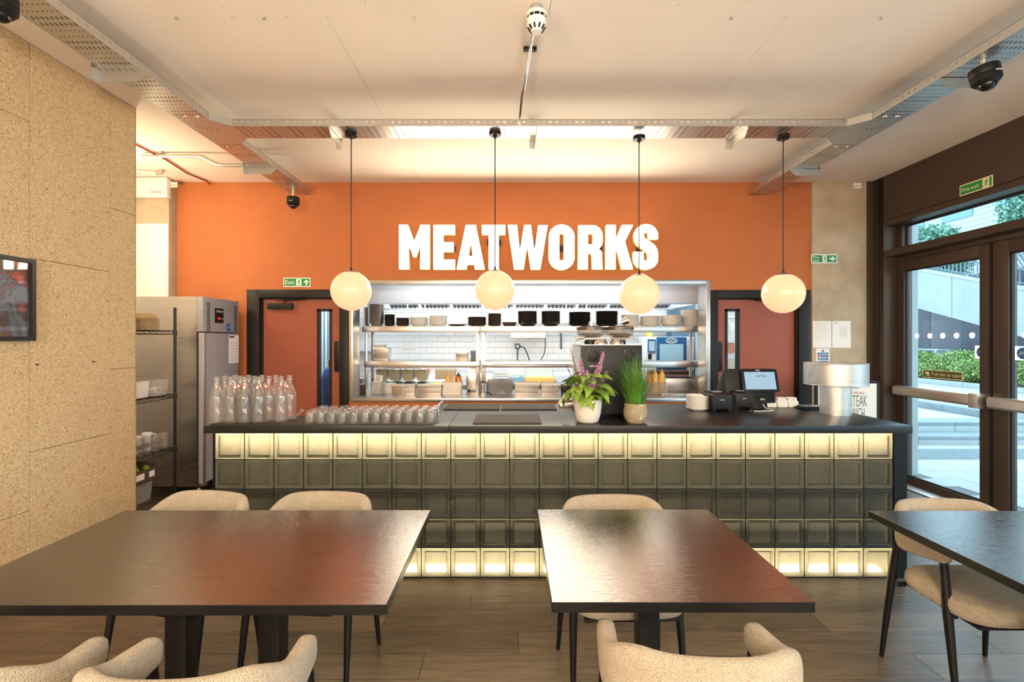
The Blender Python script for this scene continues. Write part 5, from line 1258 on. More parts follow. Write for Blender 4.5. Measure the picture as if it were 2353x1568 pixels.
def tub(label, x, y, z, w_, d_, h_, m='milky_plastic', name='plastic_tub', cat='tub', th=0.004):
    t = thing(name, label, cat, (x, y, z))
    a, b = w_ / 2, d_ / 2; q = 0.9; o = MB()
    ob = [(-a * q, -b * q, 0), (a * q, -b * q, 0), (a * q, b * q, 0), (-a * q, b * q, 0)]; ot = [(-a, -b, h_), (a, -b, h_), (a, b, h_), (-a, b, h_)]
    ib = [(x_ * .95, y_ * .95, th) for x_, y_, _ in ob]; it = [(x_ * .96, y_ * .96, h_) for x_, y_, _ in ot]
    o.add(ob + ot + it + ib, [(3, 2, 1, 0)] + [(i, (i + 1) % 4, 4 + (i + 1) % 4, 4 + i) for i in range(4)] + [(4 + i, 4 + (i + 1) % 4, 8 + (i + 1) % 4, 8 + i) for i in range(4)] + [(8 + i, 8 + (i + 1) % 4, 12 + (i + 1) % 4, 12 + i) for i in range(4)] + [(12, 13, 14, 15)])
    o.build('shell', m, t, bevel=0.002)
    rim = MB()
    for (p_, q_) in zip(ot, ot[1:] + ot[:1]): rim.cyl(p_, q_, 0.004, n=6)
    rim.build('rim', m, t)
    return t
t = tub('translucent tub with white cups on the second rack shelf', -3.17, 4.29, zs[1], 0.15, 0.17, 0.135, 'clear_plastic')
tag(MB().lathe([(0.001, 0), (0.028, 0), (0.034, 0.07), (0.031, 0.07), (0.026, 0.004)], 20).build('paper_cup', 'paper', loc=(-3.18, 4.26, zs[1] + .045), rot=(0.2, PI / 2, 0.3)), 'white paper cup lying in the translucent tub', 'cup')
t = tub('white tub of wooden stirrers on the second rack shelf', -3.20, 4.09, zs[1], 0.15, 0.18, 0.135)
for k in range(26):
    x = -3.20 + random.uniform(-.05, .05); y = 4.10 + random.uniform(-.07, .17)
    tag(MB().box(-.003, .003, -.0007, .0007, 0, .075).build('stirrer', 'cardboard', loc=(x, y, zs[1] + .085), rot=(random.uniform(-.25, .25), random.uniform(-.25, .25), random.random())), 'thin wooden stirrer standing up in the white rack tub', 'stirrer', 'wooden stirrers')
tag(MB().lathe([(0.012, 0), (0.04, 0), (0.04, 0.05), (0.012, 0.05)], 28).build('paper_roll', 'paper', loc=(-3.19, 4.02, zs[1] + .142), rot=(1.2, 0, 0.3)), 'white till roll lying on the tub on the second rack shelf', 'paper roll')
tag(MB().box(-.06, .06, -.08, .08, 0, .07).build('carton', 'paper', bevel=0.003, loc=(-3.16, 3.90, zs[1])), 'white and maroon carton on the second rack shelf', 'carton')
crt = bpy.data.objects['carton']; MB().box(-.061, .061, .05, .081, .003, .072).build('maroon_end', 'red_sign', crt)
tag(MB().box(-.06, .06, -.07, .07, 0, .06).build('soft_pack', 'paper', bevel=0.012, loc=(-3.17, 3.88, zs[1] + .073)), 'white paper packet with black lettering above the carton', 'packet')
pk = bpy.data.objects['soft_pack']; put('lettering', text_mesh('DOUBLE PLY\nSERVIETTES', 0.10, 0.04, 'text_black'), pk, (0.061, 0.0, 0.03), (0, 0, PI / 2)); put('lettering', text_mesh('DOUBLE PLY', 0.10, 0.02, 'text_black'), pk, (0, -0.071, 0.03))
tag(MB().lathe([(0.001, 0), (0.03, 0), (0.032, 0.05), (0.018, 0.075), (0.018, 0.09), (0.001, 0.09)], 20).build('white_canister', 'white_plastic', loc=(-3.20, 3.93, zs[1] + .135)), 'white plastic canister above the packet on the rack', 'canister')
# mugs and glasses on the third shelf
mugm = MB().lathe([(0.001, 0), (0.028, 0), (0.04, 0.06), (0.042, 0.085), (0.038, 0.085), (0.026, 0.006), (0.001, 0.006)], 24).tube([(0.038, 0, 0.07), (0.06, 0, 0.068), (0.064, 0, 0.045), (0.05, 0, 0.025), (0.034, 0, 0.022)], 0.005, 8).mesh('mug', 'white_ceramic', smooth=45)
for (x, y, k, lab) in [(-3.17, 3.98, 0, 'lower white mug at the front of the third rack shelf'), (-3.17, 3.98, 1, 'upper white mug at the front of the third rack shelf'), (-3.22, 4.14, 0, 'lower white mug behind the stacked glasses'), (-3.22, 4.14, 1, 'wide white mug on top, behind the stacked glasses'), (-3.23, 4.29, 1, 'white mug beside the tall stacked glasses')]:
    tag(put('mug', mugm, None, (x, y, zs[2] + k * .075), (0, 0, 0.9)), lab, 'mug', 'white mugs on the rack')
tag(put('mug', mugm, None, (-3.23, 4.29, zs[2]), (0, 0, 2.0)), 'white mug under another beside the tall glasses', 'mug', 'white mugs on the rack')
gm = MB().lathe([(0.001, 0), (0.026, 0), (0.027, 0.03), (0.034, 0.035), (0.037, 0.095), (0.034, 0.095), (0.024, 0.012), (0.001, 0.012)], 20).mesh('stacked_glass', 'tumbler_glass', smooth=40)
for i, (x, y) in enumerate([(-3.125, 4.06), (-3.13, 4.16), (-3.13, 4.26), (-3.13, 4.36)]):
    for k in range(2): tag(put('stacked_glass', gm, None, (x, y, zs[2] + k * .06)), '%s glass of the stacked pair on the third rack shelf, %s from the front' % (('lower', 'upper')[k], ORD[i]), 'glass', 'stacked glasses on the rack')
tag(MB().box(-.2, .1, -.32, .3, 0, .006).build('shelf_liner', 'black_plastic', loc=(-3.22, 4.06, SH[2] - .0)), 'black liner under the mugs on the third rack shelf', 'liner')
# produce box and tubs on the bottom shelf
pb = thing('produce_box', 'brown cardboard produce box full of limes on the bottom rack shelf', 'box', (-3.24, 4.03, zs[3] + .19))
bm_ = MB().box(-.15, .15, -.19, .19, 0, .006).box(-.15, -.145, -.19, .19, 0, .13).box(.145, .15, -.19, .19, 0, .11).box(-.15, .15, -.19, -.185, 0, .13).box(-.15, .15, .185, .19, 0, .15)
bm_.build('tray', 'brown_card', pb, smooth=0)
for (y, w2_) in ((-0.12, .05), (0.0, .09), (0.13, .06)): MB().box(.1502, .1512, y - w2_ / 2, y + w2_ / 2, .035, .085).build('label_sticker', 'paper', pb)
lmm = MB().sphere((0, 0, 0), 0.028, 16, 10, sz=1.15).mesh('lime', 'lime')
for (x, y) in [(-.1, -.14), (-.03, -.13), (.05, -.14), (.1, -.08), (-.08, -.05), (0, -.05), (.08, 0), (-.1, .04), (-.02, .04), (.06, .07), (-.08, .12), (.0, .13), (.09, .14)]:
    tag(put('lime', lmm, None, (-3.24 + x, 4.03 + y, zs[3] + .19 + .09 + random.uniform(-.01, .015)), (random.random(), random.random() * 3, 0)), 'green lime in the brown produce box on the rack', 'lime', 'limes in the produce box')
tub('clear measuring tub at the front of the bottom rack shelf', -3.22, 3.95, zs[3], 0.20, 0.22, 0.185, 'clear_plastic')
tub('small clear tub under the produce box', -3.24, 4.17, zs[3], 0.18, 0.16, 0.18, 'clear_plastic')
tag(MB().lathe([(0.001, 0), (0.04, 0), (0.042, 0.1), (0.02, 0.15), (0.02, 0.17), (0.001, 0.17)], 20).build('white_bottle', 'white_plastic', loc=(-3.2, 3.72, zs[3])), 'white plastic bottle at the front of the bottom rack shelf', 'bottle')

# ------------------------------------------------------------------ kitchen shell
kb = struct(MB().box(-4.4, 4.6, KB + .012, KB + .2, 0, 2.7).build('wall_kitchen', 'grout_grey'))
tme = MB().box(0.001, 0.197, 0, 0.011, 0.001, 0.097).mesh('tile', 'tile_white', bevel=0.002, seg=1)
rest = MB()
for r in range(-8, 19):
    z = 2.042 - r * 0.1
    if z < 0.2: continue
    off = 0.099 if r % 2 else 0
    for c in range(-22, 23):
        x = c * 0.198 + off + 0.03
        if x < -4.3 or x > 4.4: continue
        if -2.0 < x < 2.2 and 0.97 < z < 2.15 or (-2.45 < x <= -2.0 and 1.2 < z < 1.75): put('tile', tme, kb, (x, KB, z))
        elif z + .1 < 2.7: rest.box(x + .001, x + .197, KB, KB + .011, z + .001, z + .097)
stuff(rest.build('tile_field', 'tile_white', kb, smooth=0, recalc=False))
struct(MB().box(-4.6, -4.4, BACK + .2, KB + .2, 0, 2.7).build('wall_kitchen_left', 'white_paint'))
struct(MB().box(4.4, 4.6, BACK + .2, KB + .2, 0, 2.7).build('wall_kitchen_right', 'white_paint'))
struct(MB().box(-4.6, 4.6, BACK + .2, KB + .2, 2.7, 2.8).build('ceiling_kitchen', 'white_paint'))
# pass counter and gantry
PZ = 0.895
pcn = thing('pass_counter', 'stainless steel pass counter inside the kitchen hatch', 'counter', (0, 5.88, 0))
MB().box(-1.9, 2.33, 0, 0.72, PZ - .03, PZ).build('top', 'steel', pcn, bevel=0.003)
MB().box(-1.85, 2.3, 0.02, 0.7, 0.1, PZ - .03).build('cabinet', 'steel_cool', pcn)
GY = 5.98; gx = lambda x: px(x, GY); gz = lambda y: pz(y, GY)
def gantry(label, xa, xb, posts):
    g = thing('pass_shelf', label, 'shelf', (0, GY, PZ))
    MB().box(xa, xb, 0, 0.36, gz(763) - PZ, gz(749.5) - PZ).build('upper_shelf', 'steel', g, bevel=0.004)
    MB().box(xa + .02, xb - .005, 0.01, 0.36, gz(845) - PZ, gz(831) - PZ).build('lower_shelf', 'steel', g, bevel=0.004)
    for p_ in posts:
        for yy in (0.02, 0.30): MB().box(p_, p_ + .032, yy, yy + .032, 0, gz(763) - PZ).build('post', 'steel', g, bevel=0.003)
    return g
gantry('left bay of the steel two-tier pass shelf carrying crockery', gx(832), gx(1102.5), (gx(837), gx(1093)))
g2 = gantry('right bay of the steel two-tier pass shelf carrying crockery', gx(1103.5), gx(1616), (gx(1107), gx(1606)))
hl = thing('heat_lamp', 'long steel heat lamp strip on the front of the right pass shelf', 'heat lamp', (0, GY - .03, gz(845)))
MB().box(gx(1132), gx(1322), 0, 0.028, 0.0, 0.078).build('housing', 'steel', hl, bevel=0.004); MB().box(gx(1134), gx(1318), -.004, 0, 0.034, 0.04).build('slot', 'black_metal', hl)
# crockery stacks
def bowl_mesh(R, h, m, flare=0.55): return MB().lathe([(0.001, 0.0), (R * flare, 0.0), (R * (flare + .18), h * .18), (R * .93, h * .75), (R, h), (R * .965, h), (R * .89, h * .75), (R * flare, h * .12), (0.001, h * .1)], 26).mesh('bowl', m, smooth=50)
SY = GY + .16; SZ = gz(749.5)
def stack(x0, x1, ytop, n, m, kind, label, dy=0.0):
    Y = SY + dy; R = (x1 - x0) / 2 * Y / F; tot = (749 - ytop) * Y / F; cx = px((x0 + x1) / 2, Y)
    h = {'plate': 0.022, 'bowl': min(0.05, tot * .6), 'deep': 0.05}[kind]; h = min(h, tot)
    n = 1 if n == 1 else max(2, round((tot - h) / {'plate': 0.0115, 'bowl': 0.019, 'deep': 0.017}[kind]) + 1)
    dz = (tot - h) / max(1, n - 1)
    me = plate_mesh(R, h, m) if kind == 'plate' else bowl_mesh(R, h, m, 0.62 if kind == 'deep' else 0.5)
    nm = 'plate' if kind == 'plate' else 'bowl'
    for i in range(n): tag(put('dinner_plate' if kind == 'plate' else 'serving_bowl', me, None, (cx + random.uniform(-.002, .002), Y, SZ + .001 + i * dz), (0, 0, i)), label + (', %s from the bottom' % ORD[i] if n > 1 else ''), nm, label.split(' in ')[-1].split(' on ')[0])
stack(845, 883, 699, 15, 'pewter', 'deep', 'steel bowl in the tall leftmost stack on the pass shelf')
stack(836, 862, 706, 13, 'pewter', 'deep', 'steel bowl in the half hidden stack at the shelf end', 0.11)
stack(883, 908, 722, 5, 'dark_ceramic', 'plate', 'dark plate in the small stack right of the steel bowls')
stack(909.5, 941, 730, 5, 'brown_ceramic', 'plate', 'dark brown plate in the stack left of the cream bowls')
stack(941.5, 984, 729, 4, 'white_ceramic', 'bowl', 'cream bowl in the low stack on the left pass shelf')
stack(985.5, 1028, 725, 5, 'white_ceramic', 'bowl', 'cream bowl in the taller stack on the left pass shelf')
stack(1028.5, 1072, 740, 1, 'dark_ceramic', 'plate', 'single dark plate on the left pass shelf')
stack(1074, 1118.5, 728, 6, 'brown_ceramic', 'plate', 'brown plate in the stack over the shelf joint')
stack(1120.5, 1152.5, 720, 9, 'brown_ceramic', 'plate', 'small brown plate in the narrow stack below the second globe')
stack(1154, 1188, 732, 1, 'brown_ceramic', 'deep', 'single brown bowl between the narrow stack and the black bowls')
stack(1189, 1235, 715, 6, 'dark_ceramic', 'bowl', 'black bowl in the left one of the bowl stacks')
stack(1243, 1288, 715, 6, 'dark_ceramic', 'bowl', 'black bowl in the right one of the bowl stacks')
stack(1306, 1358, 717, 11, 'dark_ceramic', 'plate', 'black plate in the left stack above the coffee machine')
stack(1368, 1420.5, 715, 12, 'dark_ceramic', 'plate', 'black plate in the right stack above the coffee machine')
stack(1427, 1469, 723, 6, 'white_ceramic', 'plate', 'white plate in the stack below the third globe')
stack(1470, 1516, 726, 7, 'white_ceramic', 'plate', 'white plate in the low stack right of the third globe')
stack(1517, 1564, 724, 6, 'white_ceramic', 'bowl', 'white bowl in the stack beside the tallest white plates')
stack(1565, 1615, 712, 12, 'white_ceramic', 'plate', 'white plate in the tallest stack at the shelf end')
# gastro pans
def pan(label, x0, x1, y0, y1, Y, z=None, m='steel', d=0.16, lid=None, split=False):
    a, b = px(x0, Y), px(x1, Y); h_ = (y1 - y0) * Y / F; zb = pz(y1, Y) if z is None else z
    t = thing('steel_pan', label, 'pan', ((a + b) / 2, Y + d / 2, zb)); w_ = (b - a) / 2
    vs = [(-w_ * .9, -d / 2 * .9, 0), (w_ * .9, -d / 2 * .9, 0), (w_ * .9, d / 2 * .9, 0), (-w_ * .9, d / 2 * .9, 0), (-w_ * .97, -d / 2 * .97, h_), (w_ * .97, -d / 2 * .97, h_), (w_ * .97, d / 2 * .97, h_), (-w_ * .97, d / 2 * .97, h_)]
    MB().add(vs, [(3, 2, 1, 0), (0, 1, 5, 4), (1, 2, 6, 5), (2, 3, 7, 6), (3, 0, 4, 7)]).build('body', m, t, bevel=0.004)
    r = MB().box(-w_, w_, -d / 2, -d / 2 + .01, h_ - .012, h_).box(-w_, w_, d / 2 - .01, d / 2, h_ - .012, h_).box(-w_, -w_ + .01, -d / 2, d / 2, h_ - .012, h_).box(w_ - .01, w_, -d / 2, d / 2, h_ - .012, h_)
    if split: r.box(-.004, .004, -d / 2 - .001, d / 2, 0.01, h_)
    r.build('rim', m, t)
    if lid: MB().box(-w_ * .98, w_ * .98, -d / 2, d / 2, h_, h_ + .03).build('lid', lid, t, bevel=0.006)
    return t
LS = gz(831)
pan('deep steel pan on the lower left pass shelf with another inside', 855, 893, 801, 831, SY - .05, LS)
pan('tapered plastic bucket behind the deep pan on the lower pass shelf', 858, 884, 786, 822, SY + .12, LS, 'milky_plastic', 0.12)
pan('small steel pan at the right of the lower left pass shelf', 1047, 1076, 811, 831, SY - .02, LS)
for k in range(7): tag(MB().box(-.035, .035, -.08, .08, 0, .012).build('small_tray', 'dark_ceramic', bevel=0.004, loc=(gx(1086), SY, LS + .001 + k * .0195), rot=(0, random.uniform(-.05, .05), 0)), 'small dark tray in the stack by the shelf post, %s from the bottom' % ORD[k], 'tray', 'small dark trays')
PY0 = 5.93
# counter-top items along the pass
stk = [(0, 13)]
mp = plate_mesh(0.09, 0.012, 'pewter')
for i in range(12): tag(put('steel_plate', mp, None, (px(829, 6.03), 6.03, PZ + .001 + i * .0105)), 'steel dish in the stack at the left of the pass, %s from the bottom' % ORD[i], 'dish', 'steel dishes on the pass')
cupm = MB().lathe([(0.001, 0), (0.026, 0), (0.031, 0.045), (0.028, 0.045), (0.024, 0.004)], 18).mesh('steel_cup', 'pewter')
for i, (dx, dz) in enumerate([(-.05, 0), (-.05, .02), (.02, 0), (.02, .015)]): tag(put('steel_cup', cupm, None, (px(829, 6.03) + dx, 6.03 - .02, PZ + .136 + dz)), 'small steel cup on top of the steel dishes', 'cup', 'steel cups on the pass')
t = tub('clear tub holding printed paper packs on the pass counter', px(867, 6.0), 6.02, PZ + .001, 0.15, 0.16, 0.15, 'clear_plastic')
for i in range(3):
    o = MB().box(-.045, .045, -.03, .03, 0, .075).build('paper_pack', 'paper', bevel=0.002, loc=(px(863 + i * 3, 6.0), 6.02, PZ + .012 + i * .077), rot=(0, 0.08, 0)); tag(o, ['bottom', 'middle', 'top'][i] + ' white and brown striped paper pack in the clear tub', 'pack', 'striped packs')
    for k in (-.02, .0, .02): MB().box(k - .006, k + .004, -.0312, -.03, 0.005, .07).build('stripe', 'cardboard', o)
tag(MB().box(-.09, .09, -.05, .05, 0, .13).build('paper_box', 'paper', bevel=0.003, loc=(px(890, 6.15), 6.2, PZ)), 'white paper box behind the striped packs', 'box')
pan('pair of steel pans on the pass counter, left', 898, 955, 895, 918, PY0, PZ + .001, split=True); pan('pair of steel pans on the pass counter beside the white tub', 957, 1016, 895, 918, PY0, PZ + .001, split=True)
t = tub('white plastic tub holding sauce bottles on the pass counter', px(1040, 6.0), 6.02, PZ + .001, 0.235, 0.16, 0.155)
def squeezy(x, Y, z, r, h_, m, label, cat='sauce bottle', capm=None):
    t = thing('sauce_bottle', label, cat, (x, Y, z)); MB().lathe([(0.001, 0), (r * .95, 0), (r, .006), (r, h_ * .72), (r * .8, h_ * .8), (r * .6, h_ * .82)], 20).build('body', m, t, smooth=50)
    MB().lathe([(r * .7, h_ * .80), (r * .7, h_ * .86), (r * .3, h_ * .9), (r * .12, h_), (0.001, h_)], 16).build('nozzle', capm or m, t)
squeezy(px(1030, 6.0), 6.0, PZ + .01, .034, .26, 'yellow_sauce', 'pale sauce bottle at the left of the white tub')
squeezy(px(1043, 6.02), 6.05, PZ + .01, .034, .25, 'milky_plastic', 'white sauce bottle in the middle of the white tub')
squeezy(px(1053.5, 6.0), 6.0, PZ + .02, .036, .26, 'amber_sauce', 'amber sauce bottle with brown cap in the white tub', capm='brown_ceramic')
mbx = thing('steel_machine', 'square steel machine behind the cutlery holder on the pass counter', 'appliance', (px(1102, 6.33), 6.33, PZ))
MB().box(-.175, .175, 0, .25, .02, .25).build('body', 'steel', mbx, bevel=0.004); MB().box(-.16, -.10, -.002, 0, .035, .075).build('rating_plate', 'paper', mbx); MB().prism([(-.16, .25), (-.02, .25), (.05, .32), (-.12, .31)], 'y', .05, .2).build('chute', 'steel_cool', mbx)
for a in (-.15, .15): MB().cyl((a, .05, 0), (a, .05, .02), .012, n=10).cyl((a, .2, 0), (a, .2, .02), .012, n=10).build('foot', 'rubber', mbx)
cyl_ = thing('cutlery_holder', 'perforated steel cutlery cylinder standing on the pass counter', 'cutlery holder', (px(1109.5, 5.97), 5.99, PZ + .001))
MB().lathe([(0.001, 0), (0.058, 0), (0.058, 0.145), (0.055, 0.145), (0.055, 0.004), (0.001, 0.004)], 32).build('cylinder', 'steel', cyl_)
for i in range(5):
    for j in range(6):
        a = -PI / 2 + (i - 2) * 0.22; MB().box(-.0035, .0035, -.0008, .0008, -.006, .006).build('punched_slot', 'black_metal', cyl_, loc=(0.0585 * math.cos(a), 0.0585 * math.sin(a), 0.03 + j * .018), rot=(0, 0, a + PI / 2))
MB().sphere((0, 0, .135), .03, 16, 8).build('contents', 'brown_ceramic', cyl_)
t = tub('clear tub of dark round lids on the pass counter', px(1151, 6.0), 6.05, PZ + .001, 0.31, 0.2, 0.18, 'clear_plastic')
lidm = MB().cyl((0, -.006, 0), (0, .006, 0), .06, n=24).mesh('round_lid', 'brown_ceramic')
for (x, y, z) in [(-.09, 0, .11), (0, -.02, .13), (.1, 0, .11), (-.05, .04, .07), (.06, .04, .07), (-.09, -.04, .065), (.09, -.04, .065)]: tag(put('round_lid', lidm, None, (px(1151, 6.0) + x, 6.05 + y, PZ + z), (random.uniform(-.3, .3), 0, random.uniform(-.3, .3))), 'dark round lid standing in the clear tub on the pass', 'lid', 'round lids in the clear tub')
pan('pair of steel pans with cream lidded tubs on the pass counter', 1182, 1240, 895, 918, PY0, PZ + .001, lid='milky_plastic', split=True)
pan('steel pan with paper liners left of the black device', 1243, 1288, 896, 918, PY0, PZ + .001, lid='paper')
dv = thing('black_device', 'black rounded device behind the flowering plant', 'appliance', (px(1308, 5.95), 5.96, PZ))
MB().box(-.09, .09, 0, .18, 0, .12).build('body', 'black_plastic', dv, bevel=0.02, seg=3); MB().box(-.088, -.055, -.012, .004, .005, .03).build('blue_tab', 'blue_sign', dv, bevel=0.003)
t = tub('translucent tub holding orange sauce bottles by the grass plant', px(1505, 6.0), 6.02, PZ + .001, 0.24, 0.15, 0.15, 'clear_plastic')
squeezy(px(1492, 6.0), 6.0, PZ + .01, .036, .29, 'amber_sauce', 'dark orange sauce bottle behind the grass plant')
squeezy(px(1507, 6.0), 6.02, PZ + .01, .036, .30, 'yellow_sauce', 'cream sauce bottle in the middle of the right tub')
squeezy(px(1521, 6.0), 6.0, PZ + .01, .036, .31, 'yellow_sauce', 'yellow sauce bottle at the right of the right tub')
bn = thing('steel_bin', 'large plain steel box at the right end of the pass counter', 'box', (px(1568, 6.04), 6.045, PZ)); MB().box(-.20, .20, 0, .225, 0.002, .20).build('body', 'steel', bn, bevel=0.012); MB().box(-.20, .20, -.002, .225, .19, .20).build('rim', 'steel', bn)
tag(MB().box(-.22, .22, -.012, .012, 0, .02).build('steel_bar', 'steel', bevel=0.003, loc=(px(1560, 5.93), 5.92, PZ)), 'slim steel bar lying at the front edge of the pass counter', 'bar')
tag(MB().tube([(px(1118, 5.95), 5.93, PZ + .04), (px(1130, 5.95), 5.93, PZ + .004)], .006, 8).build('spatula', 'black_plastic'), 'short black spatula leaning beside the cutlery holder', 'utensil')
# hood
hd = thing('extraction_hood', 'long pale steel extraction hood over the kitchen line', 'hood', (0, 6.62, 0)); HY = 6.62
hxa, hxb = px(835, HY), px(1613, HY); zb = pz(697, HY)
edges = [hxa, px(1025, HY), px(1323, HY), hxb]
for a, b in zip(edges, edges[1:]): MB().box(a + .002, b - .002, 0, .02, zb, 2.66).build('front_panel', 'hood_white', hd, bevel=0.002)
MB().box(hxa, hxa + .02, .02, 1.3, zb, 2.66).build('side_panel', 'hood_white', hd); MB().box(hxb - .02, hxb, .02, 1.3, zb, 2.66).build('side_panel', 'hood_white', hd)
MB().box(hxa, hxb, .02, .25, zb, zb + .02).box(hxa, hxb, 1.1, 1.3, zb - .02, zb + .05).build('lower_channel', 'steel_cool', hd)
fcount = 0
for k in range(9):
    x0 = hxa + .1 + k * (hxb - hxa - .15) / 9; fw = (hxb - hxa) / 9 - .06
    MB().prism([(.75, zb + .14), (1.12, zb + .01), (1.12, zb + .03), (.75, zb + .16)], 'x', x0, x0 + fw).build('filter', 'steel_cool', hd)
    for j in range(7): MB().box(x0 + .02 + j * (fw - .03) / 7, x0 + .02 + j * (fw - .03) / 7 + .022, 1.02, 1.095, zb + .0, zb + .05).build('filter_baffle', 'brown_ceramic', hd)
for x_ in (915, 959, 1164, 1313, 1364): MB().cyl((px(x_, HY), .6, zb - .13), (px(x_, HY), .6, zb + .1), .008, n=8).build('hanging_pipe', 'white_paint', hd)
# cooking line
cl_ = thing('cooking_counter', 'steel cooking counter along the tiled kitchen wall', 'counter', (0, 7.55, 0))
MB().box(-1.18, 1.9, 0, .7, .86, .90).build('top', 'steel_cool', cl_, bevel=0.003); MB().box(-1.16, 1.88, .04, .68, 0, .86).build('cabinet', 'steel_cool', cl_)
fr = thing('deep_fryer', 'steel twin deep fryer with sloping top on the cooking counter', 'fryer', (px(925, 7.3), 7.25, 0))
MB().prism([(0, .1), (0, .86), (.10, .93), (.55, .95), (.55, 1.22), (.60, 1.22), (.60, .1)], 'x', -.42, .42).build('body', 'steel_cool', fr, bevel=0.004); MB().box(-.25, .25, -.004, .002, .72, .83).build('control_panel', 'far_blue', fr)
def basket(x, label):
    Y = 7.42; t = thing('fryer_basket', label, 'basket', (px(x, Y), Y, .955), group='fryer baskets')
    m_ = MB(); b0 = [(-.065, -.1, 0), (.065, -.1, 0), (.065, .1, 0), (-.065, .1, 0)]; b1 = [(-.085, -.12, .17), (.085, -.12, .17), (.085, .12, .17), (-.085, .12, .17)]
    m_.add(b0 + b1, [(3, 2, 1, 0), (0, 1, 5, 4), (1, 2, 6, 5), (2, 3, 7, 6), (3, 0, 4, 7)]); m_.build('mesh_basket', 'brass_mesh', t)
    r = MB()
    for p_, q_ in zip(b1, b1[1:] + b1[:1]): r.cyl(p_, q_, .005, n=6)
    r.build('rim_wire', 'pewter', t); MB().tube([(-.0, -.12, .165), (-.06, -.25, .22), (-.16, -.38, .25)], .007, 8).build('handle', 'pewter', t); MB().tube([(-.1, -.31, .236), (-.16, -.38, .25)], .012, 8).build('grip', 'dark_ceramic', t)
perforated('brass_mesh', (0.62, 0.55, 0.40, 1), 0.4, 0.012, 0.012, metal=0.8)
mat('brass_mesh', S(176, 164, 128), 0.45, metal=0.3)
basket(881, 'leftmost wire fryer basket hanging over the fryer'); basket(910, 'second wire fryer basket from the left'); basket(940, 'third wire fryer basket from the left'); basket(971, 'rightmost wire fryer basket over the fryer')
BT = 0.927
pbn = thing('prep_bench', 'steel preparation bench between the pass and the cooking counter', 'bench', (0, 6.98, 0))
MB().box(px(984, 7.0), px(1335, 7.0), 0, .5, BT - .04, BT).build('top', 'steel_cool', pbn, bevel=.003); MB().box(px(990, 7.0), px(1330, 7.0), .03, .48, 0, BT - .04).build('cabinet', 'steel_cool', pbn)
def bbox(name, label, cat, x0, x1, y0, Y, m, d=0.25, bev=0.004, zb=BT):
    a, b = px(x0, Y), px(x1, Y); z1 = pz(y0, Y)
    return tag(MB().box((a - b) / 2, (b - a) / 2, 0, d, 0, z1 - zb).build(name, m, bevel=bev, loc=((a + b) / 2, Y, zb + .0005)), label, cat)
bbox('toaster', 'cream contact toaster on the cooking counter behind the sauce bottles', 'toaster', 1001, 1044, 851, 7.65, 'cardboard', .3, zb=.90)
bbox('white_tray', 'white tray at the left end of the preparation bench', 'tray', 988, 1035, 876, 7.02, 'white_plastic', .3)
bbox('yellow_bin', 'yellow bin standing on the kitchen floor behind the steel pans', 'bin', 985, 1010, 884, 6.7, 'yellow', .2, zb=0)
o = bbox('blue_tray', 'blue tray on the bench under the white tubs', 'tray', 1136, 1169, 872, 7.1, 'navy')
for k in range(3): tag(MB().box(-.1, .1, 0, .24, 0, .034).build('white_tub', 'white_plastic', bevel=.004, loc=(px(1152.5, 7.1), 7.1, pz(872, 7.1) + .001 + k * .036)), ('bottom', 'middle', 'top')[k] + ' of three white tubs stacked on the blue tray', 'tub', 'white tubs on the blue tray')
bbox('green_panel', 'pale green splash panel standing on the cooking counter', 'panel', 1210, 1268, 847, 7.9, 'green_board', .02, zb=.90)
o = bbox('yellow_board', 'yellow chopping board on the preparation bench', 'chopping board', 1206, 1275, 869, 7.1, 'yellow_sauce', .3, .002)
bbox('clear_box', 'clear lidded food box on the preparation bench', 'food box', 1174, 1205, 863, 7.08, 'oven_window', .12)
bbox('white_container', 'tall white container at the back of the preparation bench', 'container', 1170, 1204, 847, 7.24, 'white_plastic', .2)
bbox('steel_unit', 'pale blue bench unit left of the coffee machine', 'unit', 1280, 1326, 862, 7.05, 'hood_white', .3)
bbox('wall_dispenser', 'steel wall box at the left end of the tiled wall', 'wall box', 790, 850, 785, 8.1, 'hood_white', .2, zb=pz(808, 8.1))
bbox('wall_appliance', 'white wall appliance above the cable on the tiles', 'appliance', 1173, 1254, 764, 7.95, 'white_plastic', .35, zb=pz(777, 7.95))
bbox('wall_bracket', 'dark upright strip on the tiles left of the coffee machine', 'bracket', 1287.5, 1291.5, 766, 8.27, 'rail_metal', .03, zb=pz(803, 8.27))
bbox('wall_note', 'small framed note on the tiled wall', 'note', 926, 953, 789, 8.292, 'paper', .008, zb=pz(803, 8.29))
so = thing('wall_socket', 'grey wall socket with cable on the tiled wall', 'socket', tuple(at(1189, 796, KB))); MB().box(-.045, .045, -.03, 0, -.045, .045).build('box', 'rail_metal', so, bevel=0.004); MB().box(-.018, .018, -.034, -.03, -.018, .018).build('switch', 'sign_white', so)
MB().cyl((0, -.01, -.27), (0, -.01, -.045), .012, n=8).build('conduit', 'rail_metal', so)
MB().tube([(.045, -.02, 0), (.12, -.03, -.03), (.17, -.03, -.13), (.21, -.03, -.26)], .008, 8).build('cable', 'black_plastic', so)
tag(MB().tube([at(1253, 778, 7.93), at(1253, 800, 7.93), at(1250, 815, 7.93), at(1242, 829, 7.93)], .007, 8).build('black_cable', 'black_plastic'), 'thin black cable hanging below the white wall appliance', 'cable')
